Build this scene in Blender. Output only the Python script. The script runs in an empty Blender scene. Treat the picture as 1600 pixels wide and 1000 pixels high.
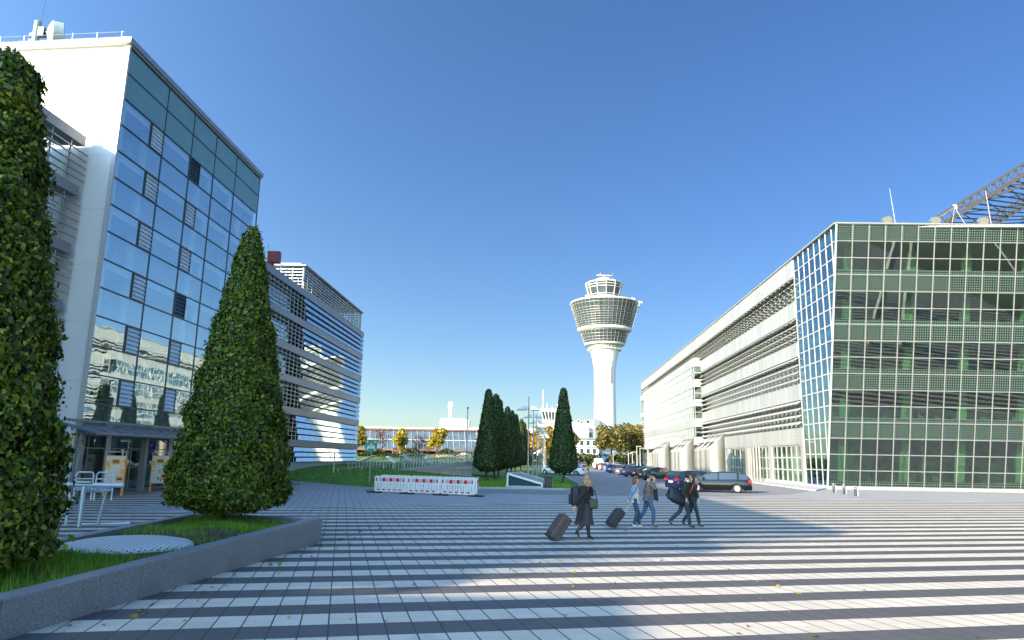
import bpy, bmesh, math, random
from mathutils import Vector, Matrix
import numpy as np
R_ = math.radians
rnd = random.Random(7)
scene = bpy.context.scene
# ------------------------------------------------------------------ camera
PITCH, ROLL, FPX = math.atan(214.5/1102), R_(1.0), 1102.0
CX = Vector((1,0,0)); CF = Vector((0,math.cos(PITCH),math.sin(PITCH))); CU = Vector((0,-math.sin(PITCH),math.cos(PITCH)))
cr = CX*math.cos(ROLL)+CU*math.sin(ROLL); cu = -CX*math.sin(ROLL)+CU*math.cos(ROLL)
cam = bpy.data.cameras.new("camera"); camo = bpy.data.objects.new("camera", cam)
scene.collection.objects.link(camo); scene.camera = camo
camo.matrix_world = Matrix(((cr.x,cu.x,-CF.x,0),(cr.y,cu.y,-CF.y,0),(cr.z,cu.z,-CF.z,2.25),(0,0,0,1)))
cam.sensor_width = 36; cam.lens = 36*FPX/1600; cam.clip_end = 4000
# ------------------------------------------------------------------ world, sun
SUN_EL, LX, LY = R_(20.6), .72, .695
SKY_H0, SKY_H1, SKY_S, SKY_SAT = .29, .255, 11.0, 1.14
world = bpy.data.worlds.new("World"); scene.world = world; world.use_nodes = True
nt = world.node_tree; nt.nodes.clear()
sky = nt.nodes.new("ShaderNodeTexSky"); sky.sky_type = 'NISHITA'; sky.sun_disc = False
sky.sun_elevation = SUN_EL; sky.sun_rotation = math.atan2(-LX,-LY) % (2*math.pi)
sky.altitude = 300; sky.air_density = 1.0; sky.dust_density = 0.25; sky.ozone_density = 4.0
hsv = nt.nodes.new("ShaderNodeHueSaturation"); hsv.inputs['Saturation'].default_value = 1.0
bg = nt.nodes.new("ShaderNodeBackground"); bg.inputs[1].default_value = 0.15
wo = nt.nodes.new("ShaderNodeOutputWorld")
tcw = nt.nodes.new("ShaderNodeTexCoord"); sep = nt.nodes.new("ShaderNodeSeparateXYZ"); nt.links.new(tcw.outputs['Generated'], sep.inputs[0])
def wm(op,a,b=None,clamp=False):
    q=nt.nodes.new('ShaderNodeMath'); q.operation=op; q.use_clamp=clamp
    for i,v in enumerate((a,b)):
        if v is None: continue
        if isinstance(v,(int,float)): q.inputs[i].default_value=v
        else: nt.links.new(v,q.inputs[i])
    return q.outputs[0]
# sky shaped by hand: horizon band dimmed, unseen sun side boosted to brighten the shade
elev = wm('ADD', wm('MULTIPLY', wm('POWER', wm('MAXIMUM', sep.outputs[2], 0.0), .6), SKY_H1), SKY_H0)
dsun = wm('MULTIPLY', wm('ADD', wm('ADD', wm('MULTIPLY', sep.outputs[0], -LX), wm('MULTIPLY', sep.outputs[1], -LY)), 1.0), .5)
az_ = wm('ADD', wm('MULTIPLY', wm('POWER', dsun, 2.6), SKY_S), 1.0)
vm = nt.nodes.new('ShaderNodeVectorMath'); vm.operation='SCALE'; nt.links.new(sky.outputs[0], vm.inputs[0]); nt.links.new(wm('MULTIPLY', elev, az_), vm.inputs['Scale'])
wmix = nt.nodes.new('ShaderNodeMix'); wmix.data_type='RGBA'; wmix.blend_type='MULTIPLY'; wmix.inputs[7].default_value=(1.15,.97,.66,1)
nt.links.new(wm('POWER', dsun, 1.0, True), wmix.inputs[0]); nt.links.new(vm.outputs[0], wmix.inputs[6])
hsv.inputs['Saturation'].default_value = SKY_SAT; hsv.inputs['Value'].default_value = 1; hsv.inputs['Hue'].default_value = .510
nt.links.new(wmix.outputs[2], hsv.inputs['Color']); nt.links.new(hsv.outputs[0], bg.inputs[0]); nt.links.new(bg.outputs[0], wo.inputs[0])
sl = bpy.data.lights.new("sun", 'SUN'); sl.energy = 5.0; sl.angle = R_(.5); sl.color = (1,.82,.58)
so = bpy.data.objects.new("sun", sl); scene.collection.objects.link(so); so.location = (-40,-40,60)
ld = Vector((LX,LY,-math.tan(SUN_EL)*math.hypot(LX,LY))).normalized()
so.rotation_euler = ld.to_track_quat('-Z','Y').to_euler()
scene.view_settings.view_transform = 'Standard'; scene.view_settings.look = 'None'
scene.view_settings.exposure = 1.38; scene.view_settings.gamma = 1
try:
    scene.cycles.use_denoising = True; scene.cycles.max_bounces = 10; scene.cycles.transparent_max_bounces = 24
    scene.cycles.caustics_reflective = False; scene.cycles.caustics_refractive = False; scene.cycles.sample_clamp_indirect = 6
except Exception: pass
# ------------------------------------------------------------------ helpers
def link(o): scene.collection.objects.link(o); return o
def tag(o, label=None, cat=None, group=None, kind=None):
    if label: o['label'] = label
    if cat: o['category'] = cat
    if group: o['group'] = group
    if kind: o['kind'] = kind
    return o
def thing(name, label, cat, loc=(0,0,0), rz=0, group=None):
    o = bpy.data.objects.new(name, None); o.empty_display_size = .3; link(o); o.location = loc; o.rotation_euler = (0,0,rz)
    return tag(o, label, cat, group)
class MB:
    def __init__(s): s.v=[]; s.f=[]; s.mi=[]; s.cur=0
    def poly(s, pts):
        n=len(s.v); s.v+= [tuple(p) for p in pts]; s.f.append(tuple(range(n,n+len(pts)))); s.mi.append(s.cur)
    def hexa(s, p):
        n=len(s.v); s.v += [tuple(q) for q in p]
        for q in ((0,3,2,1),(4,5,6,7),(0,1,5,4),(1,2,6,5),(2,3,7,6),(3,0,4,7)): s.f.append(tuple(n+i for i in q)); s.mi.append(s.cur)
        return s
    def box(s, x0,x1,y0,y1,z0,z1):
        s.hexa([(x0,y0,z0),(x1,y0,z0),(x1,y1,z0),(x0,y1,z0),(x0,y0,z1),(x1,y0,z1),(x1,y1,z1),(x0,y1,z1)]); return s
    def bar(s, a, b, w, h=None, up=(0,0,1)):
        h = h or w; a=Vector(a); b=Vector(b); d=(b-a)
        if d.length<1e-6: return s
        d.normalize(); u=Vector(up)
        if abs(d.dot(u))>.98: u=Vector((0,1,0)) if abs(d.y)<.9 else Vector((1,0,0))
        si=d.cross(u).normalized(); u2=si.cross(d).normalized(); p=[]
        for c in (a,b):
            for i,j in ((-1,-1),(1,-1),(1,1),(-1,1)): p.append(c+si*i*w/2+u2*j*h/2)
        s.hexa([p[0],p[1],p[2],p[3],p[4],p[5],p[6],p[7]]); return s
    def tube(s, a, b, r, r2=None, n=10, caps=True):
        r2 = r if r2 is None else r2; a=Vector(a); b=Vector(b); d=(b-a).normalized()
        u=Vector((0,0,1)) if abs(d.z)<.9 else Vector((1,0,0)); si=d.cross(u).normalized(); u2=si.cross(d)
        k=len(s.v)
        for c,rr in ((a,r),(b,r2)):
            for i in range(n):
                t=2*math.pi*i/n; s.v.append(tuple(c+(si*math.cos(t)+u2*math.sin(t))*rr))
        for i in range(n): s.f.append((k+i,k+(i+1)%n,k+n+(i+1)%n,k+n+i)); s.mi.append(s.cur)
        if caps: s.f.append(tuple(k+i for i in range(n))[::-1]); s.mi.append(s.cur); s.f.append(tuple(k+n+i for i in range(n))); s.mi.append(s.cur)
        return s
    def path(s, pts, r, n=8):
        for a,b in zip(pts,pts[1:]): s.tube(a,b,r,n=n)
        return s
    def lathe(s, prof, n=24, c=(0,0,0), a0=0, a1=2*math.pi):
        full = abs(a1-a0-2*math.pi)<1e-6; m = n if full else n+1; k=len(s.v)
        for r,z in prof:
            for i in range(m):
                t=a0+(a1-a0)*i/n; s.v.append((c[0]+r*math.cos(t),c[1]+r*math.sin(t),c[2]+z))
        for j in range(len(prof)-1):
            for i in range(n):
                i2=(i+1)%m; s.f.append((k+j*m+i,k+j*m+i2,k+(j+1)*m+i2,k+(j+1)*m+i)); s.mi.append(s.cur)
        return s
    def prism(s, poly, z0, z1):
        n=len(poly); k=len(s.v); s.v += [(p[0],p[1],z0) for p in poly]+[(p[0],p[1],z1) for p in poly]
        s.f.append(tuple(k+i for i in range(n))[::-1]); s.f.append(tuple(k+n+i for i in range(n))); s.mi += [s.cur]*2
        for i in range(n): s.f.append((k+i,k+(i+1)%n,k+n+(i+1)%n,k+n+i)); s.mi.append(s.cur)
        return s
    def xform(s, M, start=0):
        for i in range(start,len(s.v)): s.v[i]=tuple(M@Vector(s.v[i]))
        return s
    def build(s, name, m, parent=None, smooth=False, bevel=0, kind=None):
        me=bpy.data.meshes.new(name); me.from_pydata(s.v,[],s.f)
        ms = m if isinstance(m,(list,tuple)) else [m]
        for q in ms: me.materials.append(q)
        if len(ms)>1: me.polygons.foreach_set('material_index', s.mi)
        if smooth: me.polygons.foreach_set('use_smooth',[True]*len(me.polygons))
        me.update(); o=link(bpy.data.objects.new(name,me))
        if parent: o.parent=parent
        if bevel:
            b=o.modifiers.new('bevel','BEVEL'); b.width=bevel; b.segments=2; b.limit_method='ANGLE'
        if kind: o['kind']=kind
        return o
def box(name,m,parent,x0,x1,y0,y1,z0,z1,bevel=0): return MB().box(x0,x1,y0,y1,z0,z1).build(name,m,parent,bevel=bevel)
def kids(o): return [c for c in scene.collection.objects if c.parent==o]
def copy_tree(o, parent=None, cmap=None):
    if cmap is None:
        cmap={}
        for c in scene.collection.objects:
            if c.parent: cmap.setdefault(c.parent.name,[]).append(c)
    c=o.copy(); link(c); c.parent=parent
    for ch in cmap.get(o.name,[]): copy_tree(ch,c,cmap)
    return c
def zg(y):
    if y<=0: return .4
    return .4*max(0,1-y/26)**1.5 if y<26 else 0.0
# ------------------------------------------------------------------ materials
MATS={}
class N:
    def __init__(s,name):
        s.m=bpy.data.materials.new(name); s.m.use_nodes=True; s.t=s.m.node_tree; s.b=s.t.nodes['Principled BSDF']; s.out=s.t.nodes['Material Output']
    def n(s,typ,**k):
        q=s.t.nodes.new(typ)
        for a,v in k.items():
            if a.startswith('i_'): q.inputs[a[2:].replace('_',' ')].default_value=v
            else: setattr(q,a,v)
        return q
    def l(s,a,b): s.t.links.new(a,b)
    def math(s,op,a,b=None,c=None,clamp=False):
        q=s.t.nodes.new('ShaderNodeMath'); q.operation=op; q.use_clamp=clamp
        for i,v in enumerate((a,b,c)):
            if v is None: continue
            if isinstance(v,(int,float)): q.inputs[i].default_value=v
            else: s.l(v,q.inputs[i])
        return q.outputs[0]
    def mix(s,f,a,b):
        q=s.t.nodes.new('ShaderNodeMix'); q.data_type='RGBA'
        for i,v in ((0,f),(6,a),(7,b)):
            if isinstance(v,(int,float)): q.inputs[i].default_value=v
            elif isinstance(v,tuple): q.inputs[i].default_value=(*v[:3],1)
            else: s.l(v,q.inputs[i])
        return q.outputs[2]
    def noise(s,scale,detail=4,rough=.6,vec=None,dim='3D'):
        q=s.t.nodes.new('ShaderNodeTexNoise'); q.inputs['Scale'].default_value=scale; q.inputs['Detail'].default_value=detail; q.inputs['Roughness'].default_value=rough
        if vec is None: vec=s.tc()
        s.l(vec,q.inputs['Vector']); return q.outputs['Fac']
    def tc(s,which='Object'):
        if not hasattr(s,'_tc'): s._tc=s.t.nodes.new('ShaderNodeTexCoord')
        return s._tc.outputs[which]
    def ramp(s,f,stops):
        q=s.t.nodes.new('ShaderNodeValToRGB'); e=q.color_ramp.elements
        while len(e)<len(stops): e.new(.5)
        for i,(p,c) in enumerate(stops): e[i].position=p; e[i].color=(*c[:3],1)
        s.l(f,q.inputs[0]); return q.outputs[0]
    def bump(s,h,dist,strength=1):
        q=s.t.nodes.new('ShaderNodeBump'); q.inputs['Distance'].default_value=dist; q.inputs['Strength'].default_value=strength; s.l(h,q.inputs['Height']); s.l(q.outputs[0],s.b.inputs['Normal']); return q
    def xyz(s,vec):
        q=s.t.nodes.new('ShaderNodeSeparateXYZ'); s.l(vec,q.inputs[0]); return q.outputs
def mat(name,col,rough=.6,metal=0,var=.12,scale=6,bump=0,bscale=80,spec=.5,coat=0,emit=None):
    if name in MATS: return MATS[name]
    g=N(name); f=g.noise(scale,5); c=tuple(col)
    lo=tuple(x*(1-var) for x in c); hi=tuple(min(1,x*(1+var)) for x in c)
    g.l(g.ramp(f,[(.3,lo),(.7,hi)]),g.b.inputs['Base Color'])
    g.b.inputs['Roughness'].default_value=rough; g.b.inputs['Metallic'].default_value=metal; g.b.inputs['Specular IOR Level'].default_value=spec
    if coat: g.b.inputs['Coat Weight'].default_value=coat; g.b.inputs['Coat Roughness'].default_value=.04
    if bump: g.bump(g.noise(bscale,3),bump)
    if emit: g.b.inputs['Emission Color'].default_value=(*c,1); g.b.inputs['Emission Strength'].default_value=emit
    MATS[name]=g.m; return g.m
def glass(name,tint,refl=.25,ior=1.6,rough=0.0,gcol=(1,1,1),wav=0,wscale=.35):
    g=N(name); t=g.t; t.nodes.remove(g.b)
    tr=g.n('ShaderNodeBsdfTransparent'); tr.inputs[0].default_value=(*tint,1)
    gl=g.n('ShaderNodeBsdfGlossy'); gl.inputs[0].default_value=(*gcol,1); gl.inputs['Roughness'].default_value=rough
    fr=g.n('ShaderNodeFresnel'); fr.inputs[0].default_value=ior
    ge=g.n('ShaderNodeNewGeometry'); fac=g.math('MULTIPLY',g.math('ADD',g.math('MULTIPLY',fr.outputs[0],1-refl),refl,clamp=True),g.math('SUBTRACT',1,ge.outputs['Backfacing']))
    mx=g.n('ShaderNodeMixShader'); g.l(fac,mx.inputs[0]); g.l(tr.outputs[0],mx.inputs[1]); g.l(gl.outputs[0],mx.inputs[2]); g.l(mx.outputs[0],g.out.inputs[0])
    if wav:
        bp=g.n('ShaderNodeBump'); bp.inputs['Distance'].default_value=wav; g.l(g.noise(wscale,2,.5),bp.inputs['Height']); g.l(bp.outputs[0],gl.inputs['Normal'])
    MATS[name]=g.m; return g.m
def objcol(name,rough=.25,metal=.3,coat=1):
    g=N(name); oi=g.n('ShaderNodeObjectInfo'); g.l(oi.outputs['Color'],g.b.inputs['Base Color']); g.b.inputs['Roughness'].default_value=rough; g.b.inputs['Metallic'].default_value=metal
    g.b.inputs['Coat Weight'].default_value=coat; g.b.inputs['Coat Roughness'].default_value=.03; MATS[name]=g.m; return g.m
SEAM_A=R_(-13.15)
def paving():
    g=N('striped_paving'); X,Y,Z=g.xyz(g.tc())
    ca,sa=math.cos(SEAM_A),math.sin(SEAM_A)
    al=g.math('ADD',g.math('MULTIPLY',X,sa),g.math('MULTIPLY',Y,ca)); ac=g.math('SUBTRACT',g.math('MULTIPLY',X,ca),g.math('MULTIPLY',Y,sa))
    P,W=1.34,.337
    ph=g.math('FRACT',g.math('DIVIDE',g.math('ADD',al,-9.431+13.4*10),P))   # 0 at the near edge of a white band
    white=g.math('LESS_THAN',ph,.5)
    # seams
    u=g.math('FRACT',g.math('DIVIDE',g.math('ADD',ac,1.043+33.7*2),W)); seam=g.math('GREATER_THAN',g.math('ABSOLUTE',g.math('SUBTRACT',u,.5)),.472)
    mid=g.math('LESS_THAN',g.math('ABSOLUTE',g.math('SUBTRACT',g.math('FRACT',g.math('MULTIPLY',ph,4)),.5)),.0)
    ph2=g.math('FRACT',g.math('ADD',g.math('MULTIPLY',ph,4),.5)); ms=g.math('LESS_THAN',g.math('ABSOLUTE',g.math('SUBTRACT',ph2,.5)),.018)
    # per tile variation
    cell=g.n('ShaderNodeCombineXYZ'); g.l(g.math('FLOOR',g.math('DIVIDE',g.math('ADD',ac,1.043+33.7*2),W)),cell.inputs[0]); g.l(g.math('FLOOR',g.math('DIVIDE',g.math('ADD',al,-9.431+134),P/4)),cell.inputs[1])
    wn=g.n('ShaderNodeTexWhiteNoise'); g.l(cell.outputs[0],wn.inputs[0]); tv=g.math('ADD',g.math('MULTIPLY',wn.outputs['Value'],.12),.90)
    fine=g.noise(90,3,.7); big=g.noise(.35,5,.6); stain=g.noise(2.2,5,.7)
    cw=g.mix(g.math('MULTIPLY',big,.55),(.61,.555,.45),(.47,.43,.35)); cd=g.mix(big,(.072,.070,.069),(.102,.099,.095))
    zone_a=g.math('ADD',g.math('MULTIPLY',g.math('ADD',X,8.0),.62),31.0)
    w1=g.math('MULTIPLY',g.math('GREATER_THAN',Y,zone_a),g.math('GREATER_THAN',X,-15.2))
    plainz=g.math('MAXIMUM',w1,g.math('GREATER_THAN',g.math('ADD',Y,g.math('MULTIPLY',X,-.05)),44.6))
    plainc=g.mix(big,(.30,.298,.295),(.38,.372,.36))
    col=g.mix(white,cd,cw); col=g.mix(plainz,col,plainc)
    seamf=g.math('MULTIPLY',g.math('MAXIMUM',seam,g.math('MULTIPLY',ms,.28)),g.math('ADD',g.math('MULTIPLY',white,.1),.85))
    # in the plain area a square grid
    ps=g.math('GREATER_THAN',g.math('ABSOLUTE',g.math('SUBTRACT',g.math('FRACT',g.math('MULTIPLY',ph,2)),.5)),.465)
    seamf=g.math('MAXIMUM',seamf,g.math('MULTIPLY',g.math('MULTIPLY',ps,plainz),.9))
    fac=g.math('MULTIPLY',tv,g.math('ADD',g.math('MULTIPLY',fine,.34),.83)); fac=g.math('MULTIPLY',fac,g.math('ADD',g.math('MULTIPLY',stain,.22),.89))
    sc=g.n('ShaderNodeVectorMath',operation='SCALE'); g.l(col,sc.inputs[0]); g.l(fac,sc.inputs['Scale'])
    vor=g.n('ShaderNodeTexVoronoi'); vor.inputs['Scale'].default_value=1.9; g.l(g.tc(),vor.inputs['Vector']); gum=g.math('MULTIPLY',g.math('LESS_THAN',vor.outputs['Distance'],.030),.55)
    drk=g.math('MULTIPLY',g.math('MAXIMUM',g.math('SUBTRACT',g.noise(.8,6,.75),.56),0),2.2,clamp=True)
    base=g.mix(g.math('MAXIMUM',gum,drk),sc.outputs[0],(.12,.115,.105))
    g.l(g.mix(seamf,base,(.028,.028,.028)),g.b.inputs['Base Color'])
    g.b.inputs['Roughness'].default_value=.62
    h=g.math('SUBTRACT',g.math('MULTIPLY',fine,.15),seamf); g.bump(h,.004,.8)
    return g.m
def grassmat(name,a,b,c):
    g=N(name); q=g.n('ShaderNodeNewGeometry'); w=g.n('ShaderNodeMix'); rp=q.outputs['Random Per Island']
    f=g.math('ADD',g.math('MULTIPLY',rp,.5),g.math('MULTIPLY',g.noise(.9,3),.5))
    g.l(g.ramp(f,[(.25,a),(.5,b),(.78,c)]),g.b.inputs['Base Color']); g.b.inputs['Roughness'].default_value=.6
    t=g.n('ShaderNodeBsdfTranslucent'); g.l(g.b.inputs['Base Color'].links[0].from_socket,t.inputs[0]); mx=g.n('ShaderNodeMixShader'); mx.inputs[0].default_value=.3
    g.l(g.b.outputs[0],mx.inputs[1]); g.l(t.outputs[0],mx.inputs[2]); g.l(mx.outputs[0],g.out.inputs[0]); return g.m
def leafmat(name,stops,nz=.8,tr=.3,rough=.45):
    g=N(name); q=g.n('ShaderNodeNewGeometry'); rp=q.outputs['Random Per Island']
    f=g.math('ADD',g.math('MULTIPLY',rp,.6),g.math('MULTIPLY',g.noise(nz,3),.4))
    c=g.ramp(f,stops); g.l(c,g.b.inputs['Base Color']); g.b.inputs['Roughness'].default_value=rough; g.b.inputs['Specular IOR Level'].default_value=.4
    t=g.n('ShaderNodeBsdfTranslucent'); g.l(c,t.inputs[0]); mx=g.n('ShaderNodeMixShader'); mx.inputs[0].default_value=tr
    g.l(g.b.outputs[0],mx.inputs[1]); g.l(t.outputs[0],mx.inputs[2]); g.l(mx.outputs[0],g.out.inputs[0]); MATS[name]=g.m; return g.m
def dotmat():
    g=N('fritted_spandrel'); X,Y,Z=g.xyz(g.tc()); 
    def fr(v,p): return g.math('SUBTRACT',g.math('FRACT',g.math('DIVIDE',v,p)),.5)
    fx=fr(X,.2); fz=fr(Z,.2); d=g.math('ADD',g.math('POWER',fx,2),g.math('POWER',fz,2)); dot=g.math('LESS_THAN',d,.06)
    g.l(g.mix(dot,(.014,.028,.024),(.13,.18,.16)),g.b.inputs['Base Color']); g.b.inputs['Roughness'].default_value=.12; MATS['dots']=g.m; return g.m
def panelmat():
    g=N('ribbed_metal_cladding'); X,Y,Z=g.xyz(g.tc())
    a=g.math('LESS_THAN',g.math('FRACT',g.math('DIVIDE',Y,1.39)),.03); b=g.math('LESS_THAN',g.math('FRACT',g.math('DIVIDE',Z,.34)),.07)
    wn=g.n('ShaderNodeTexWhiteNoise'); wn.noise_dimensions='1D'; g.l(g.math('FLOOR',g.math('DIVIDE',Y,1.39)),wn.inputs['W'])
    base=g.mix(wn.outputs[0],(.30,.31,.305),(.37,.375,.365)); s=g.math('MAXIMUM',a,g.math('MULTIPLY',b,.35))
    g.l(g.mix(s,base,(.09,.095,.10)),g.b.inputs['Base Color']); g.b.inputs['Roughness'].default_value=.42; g.b.inputs['Metallic'].default_value=.25
    g.bump(g.math('SUBTRACT',1,s),.01); MATS['panel']=g.m; return g.m
M=dict(
 pave=paving(), dots=dotmat(), panel=panelmat(),
 asphalt=mat('asphalt',(.19,.187,.185),.85,var=.22,scale=1.2,bump=.003), farground=mat('far_ground',(.10,.11,.07),.9,scale=.05,var=.3),
 kerb=mat('kerb_concrete',(.33,.33,.32),.8,scale=3,bump=.002), concrete=mat('concrete',(.38,.38,.37),.8,scale=1.5,bump=.003),
 granite=mat('granite',(.20,.205,.215),.5,var=.5,scale=42,bump=.001,bscale=140), soil=mat('soil',(.045,.032,.022),.95,var=.5,scale=14,bump=.03,bscale=22),
 turf=mat('turf',(.06,.14,.018),.9,var=.4,scale=1.6,bump=.03,bscale=60),
 plaster=mat('white_plaster',(.70,.71,.71),.75,var=.02,scale=.5,bump=.001), white=mat('white_paint',(.66,.66,.64),.45,var=.03),
 steel=mat('grey_steel',(.30,.32,.34),.38,metal=.5,var=.08), dsteel=mat('dark_frame',(.05,.065,.075),.35,metal=.5,var=.1), beam=mat('beam_grey_metal',(.20,.22,.245),.4,metal=.35,var=.06),
 slat=mat('aluminium_slat',(.34,.37,.40),.35,metal=.55,var=.05), frame=mat('pale_aluminium_frame',(.25,.255,.245),.45,metal=.25,var=.05), alw=mat('white_aluminium',(.42,.43,.42),.4,metal=.2,var=.05),
 inox=mat('brushed_stainless',(.40,.385,.35),.36,metal=.75,var=.04,scale=2), galv=mat('galvanised_blue_grey',(.36,.45,.52),.4,metal=.5,var=.08),
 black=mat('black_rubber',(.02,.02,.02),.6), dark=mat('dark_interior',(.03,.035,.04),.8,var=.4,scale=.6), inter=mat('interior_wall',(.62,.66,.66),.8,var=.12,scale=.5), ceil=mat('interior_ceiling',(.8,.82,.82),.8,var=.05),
 green=mat('green_column',(.30,.46,.24),.6,var=.1), orange=mat('orange_paint',(.85,.32,.02),.4), screen=mat('dark_screen',(.02,.02,.025),.15), yellow=mat('yellow_label',(.8,.6,.05),.5),
 machine=mat('machine_grey',(.42,.40,.37),.4,metal=.3), redp=mat('red_reflector',(.62,.01,.015),.3,var=.05), redbox=mat('dull_red_metal',(.22,.05,.045),.6), blue=mat('sign_blue',(.02,.08,.42),.4),
 signg=mat('sign_green',(.0,.21,.11),.4,var=.03), bark=mat('bark',(.06,.045,.035),.9,var=.4,scale=12,bump=.02,bscale=30), rust=mat('rust_fascia',(.13,.07,.055),.7), tyre=mat('tyre_rubber',(.018,.018,.018),.75), rim=mat('alloy_rim',(.5,.5,.5),.3,metal=.8),
 carglass=mat('car_window_glass',(.02,.03,.035),.06,var=.1,spec=.8,coat=.6), tail=mat('tail_light_red',(.55,.01,.01),.15), head=mat('headlight_clear',(.6,.62,.65),.1,metal=.3), plate=mat('number_plate_white',(.75,.75,.72),.5), plastic=mat('dark_plastic',(.03,.03,.032),.5),
 paint=objcol('car_paint',.12,0,.0), cloth=objcol('plain_cloth',.85,0,0),
 gL=glass('facade_glass_blue',(.94,1.0,1.0),refl=.45,ior=1.5,gcol=(.86,1,1),wav=.006,wscale=.6), gR=glass('facade_glass_green',(.56,.68,.62),refl=.10,ior=1.5,gcol=(.85,1,.95),wav=.004), gS=glass('side_glass_blue',(.45,.65,.65),refl=.30,ior=1.7,gcol=(.78,.92,1),wav=.02),
 mirror=mat('mirror_glass_louvre',(.50,.62,.70),.03,metal=.95,var=.02), teal=mat('teal_opaque_glass',(.13,.27,.28),.12,var=.06,scale=.7,spec=.7), gdoor=glass('entrance_glass',(.5,.62,.62),refl=.12,ior=1.5), gtow=mat('tower_dark_glass',(.035,.05,.06),.08,spec=.8,coat=.5),
 ventg=mat('louvre_glass_blue',(.50,.62,.70),.3,var=.15,scale=.9), gramp=glass('balustrade_glass',(.75,.85,.85),refl=.08,ior=1.5),
)
def wallmat():
    g=N('end_wall_render'); X,Y,Z=g.xyz(g.tc()); st=g.n('ShaderNodeMapping'); st.inputs['Scale'].default_value=(1.6,1.6,.12); g.l(g.tc(),st.inputs[0])
    streak=g.noise(1.0,6,.65,vec=st.outputs[0]); blot=g.noise(.35,5,.6)
    def ln(v,p,w): return g.math('LESS_THAN',g.math('FRACT',g.math('DIVIDE',v,p)),w)
    seam=g.math('MAXIMUM',ln(X,3.6,.008),ln(g.math('ADD',Z,.4),3.04,.008))
    f=g.math('ADD',g.math('MULTIPLY',g.math('SUBTRACT',streak,.5),.5),g.math('MULTIPLY',g.math('SUBTRACT',blot,.5),.4)); f=g.math('ADD',f,.5,clamp=True)
    g.l(g.mix(g.math('MULTIPLY',seam,.5),g.mix(f,(.74,.75,.75),(.60,.61,.61)),(.3,.3,.3)),g.b.inputs['Base Color']); g.b.inputs['Roughness'].default_value=.7; g.bump(g.math('SUBTRACT',g.noise(60,3),seam),.004); return g.m
M['wall']=wallmat()
M['grass']=grassmat('grass_blades',(.045,.15,.006),(.13,.33,.015),(.30,.44,.05))
GREEN=[(.18,(.009,.024,.003)),(.40,(.036,.078,.005)),(.62,(.11,.18,.011)),(.80,(.24,.29,.022)),(.95,(.36,.25,.03))]
M['leaf']=leafmat('hornbeam_leaves',GREEN,1.6,.3)
M['leafd']=leafmat('dark_clipped_leaves',[(.2,(.012,.032,.006)),(.5,(.026,.06,.010)),(.85,(.06,.10,.018))],.6,.2)
M['leaf_y']=leafmat('yellow_autumn_leaves',[(.2,(.10,.11,.012)),(.5,(.34,.27,.03)),(.8,(.55,.38,.04))],.6,.35)
M['leaf_o']=leafmat('orange_autumn_leaves',[(.2,(.06,.07,.015)),(.5,(.26,.13,.03)),(.8,(.42,.15,.035))],.25,.3)
M['leaf_g']=leafmat('olive_autumn_leaves',[(.2,(.035,.05,.012)),(.5,(.10,.11,.022)),(.8,(.24,.15,.03))],.25,.3)
M['leaf_p']=leafmat('sparse_purple_leaves',[(.2,(.09,.05,.04)),(.6,(.18,.08,.06)),(.9,(.24,.14,.09))],.4,.3)
M['leaf_h']=leafmat('hedge_leaves',[(.2,(.02,.04,.01)),(.6,(.06,.085,.02)),(.9,(.14,.12,.03))],.4,.3)
def at(px,py,Y):
    d=CF*FPX+cr*(px-800)-cu*(py-500); return Vector((0,0,2.25))+d*(Y/d.y)
# ================================================================== SETTING
def sheet(name, xs, ys, zf, m, kind='structure'):
    b=MB()
    for y in ys:
        for x in xs: b.v.append((x,y,zf(x,y)))
    n=len(xs)
    for j in range(len(ys)-1):
        for i in range(n-1): k=j*n+i; b.f.append((k,k+1,k+n+1,k+n)); b.mi.append(0)
    return b.build(name,m,smooth=True,kind=kind)
sheet('ground',[-2500,-300,-80,0,80,300,2500],[-900,-60,66,120,300,900,3000],lambda x,y:-.06,M['farground'])
ysp=[-46,-30,-15,-5]+[i*1.0 for i in range(0,27)]+[30,40,52,68]
sheet('plaza',[-62,-30,0,30,75],ysp,lambda x,y:zg(y),M['pave'])
def flat(name,poly,z,m,thick=0):
    b=MB()
    if thick: b.prism(poly,z-thick,z)
    else: b.poly([(x,y,z) for x,y in poly])
    return b.build(name,m,kind='structure')
def rim_of(name,poly,z,h,w,m,closed=False):
    b=MB(); pts=list(poly)+([poly[0]] if closed else [])
    for (x0,y0),(x1,y1) in zip(pts,pts[1:]): b.bar((x0,y0,z+h/2),(x1,y1,z+h/2),w,h)
    return b.build(name,m,kind='structure')
road=[(-9.5,46.4),(-2,45.6),(6,45.2),(14,46.8),(20,51.5),(24.2,58),(25.5,70),(30,140),(36,260),(10,260),(8.6,150),(6.6,75),(5.9,56),(4.9,53),(4.0,52.2),(-9,52.0)]
flat('road',road,.006,M['asphalt'])
med=[(-3.2,52.2),(4.0,52.3),(4.9,53.0),(5.6,54.4),(5.75,57),(6.3,75),(6.9,92),(8.4,140),(8.6,190),(-5,190),(-5,120),(-4.2,80),(-3.6,60)]
flat('median_lawn',med,.07,M['turf'],.1)
rim_of('kerb',[(-3.4,52.1),(4.0,52.18),(5.0,52.9),(5.75,54.3),(5.9,57),(6.45,75),(7.05,92),(8.6,140)],0,.12,.16,M['kerb'])
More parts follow.
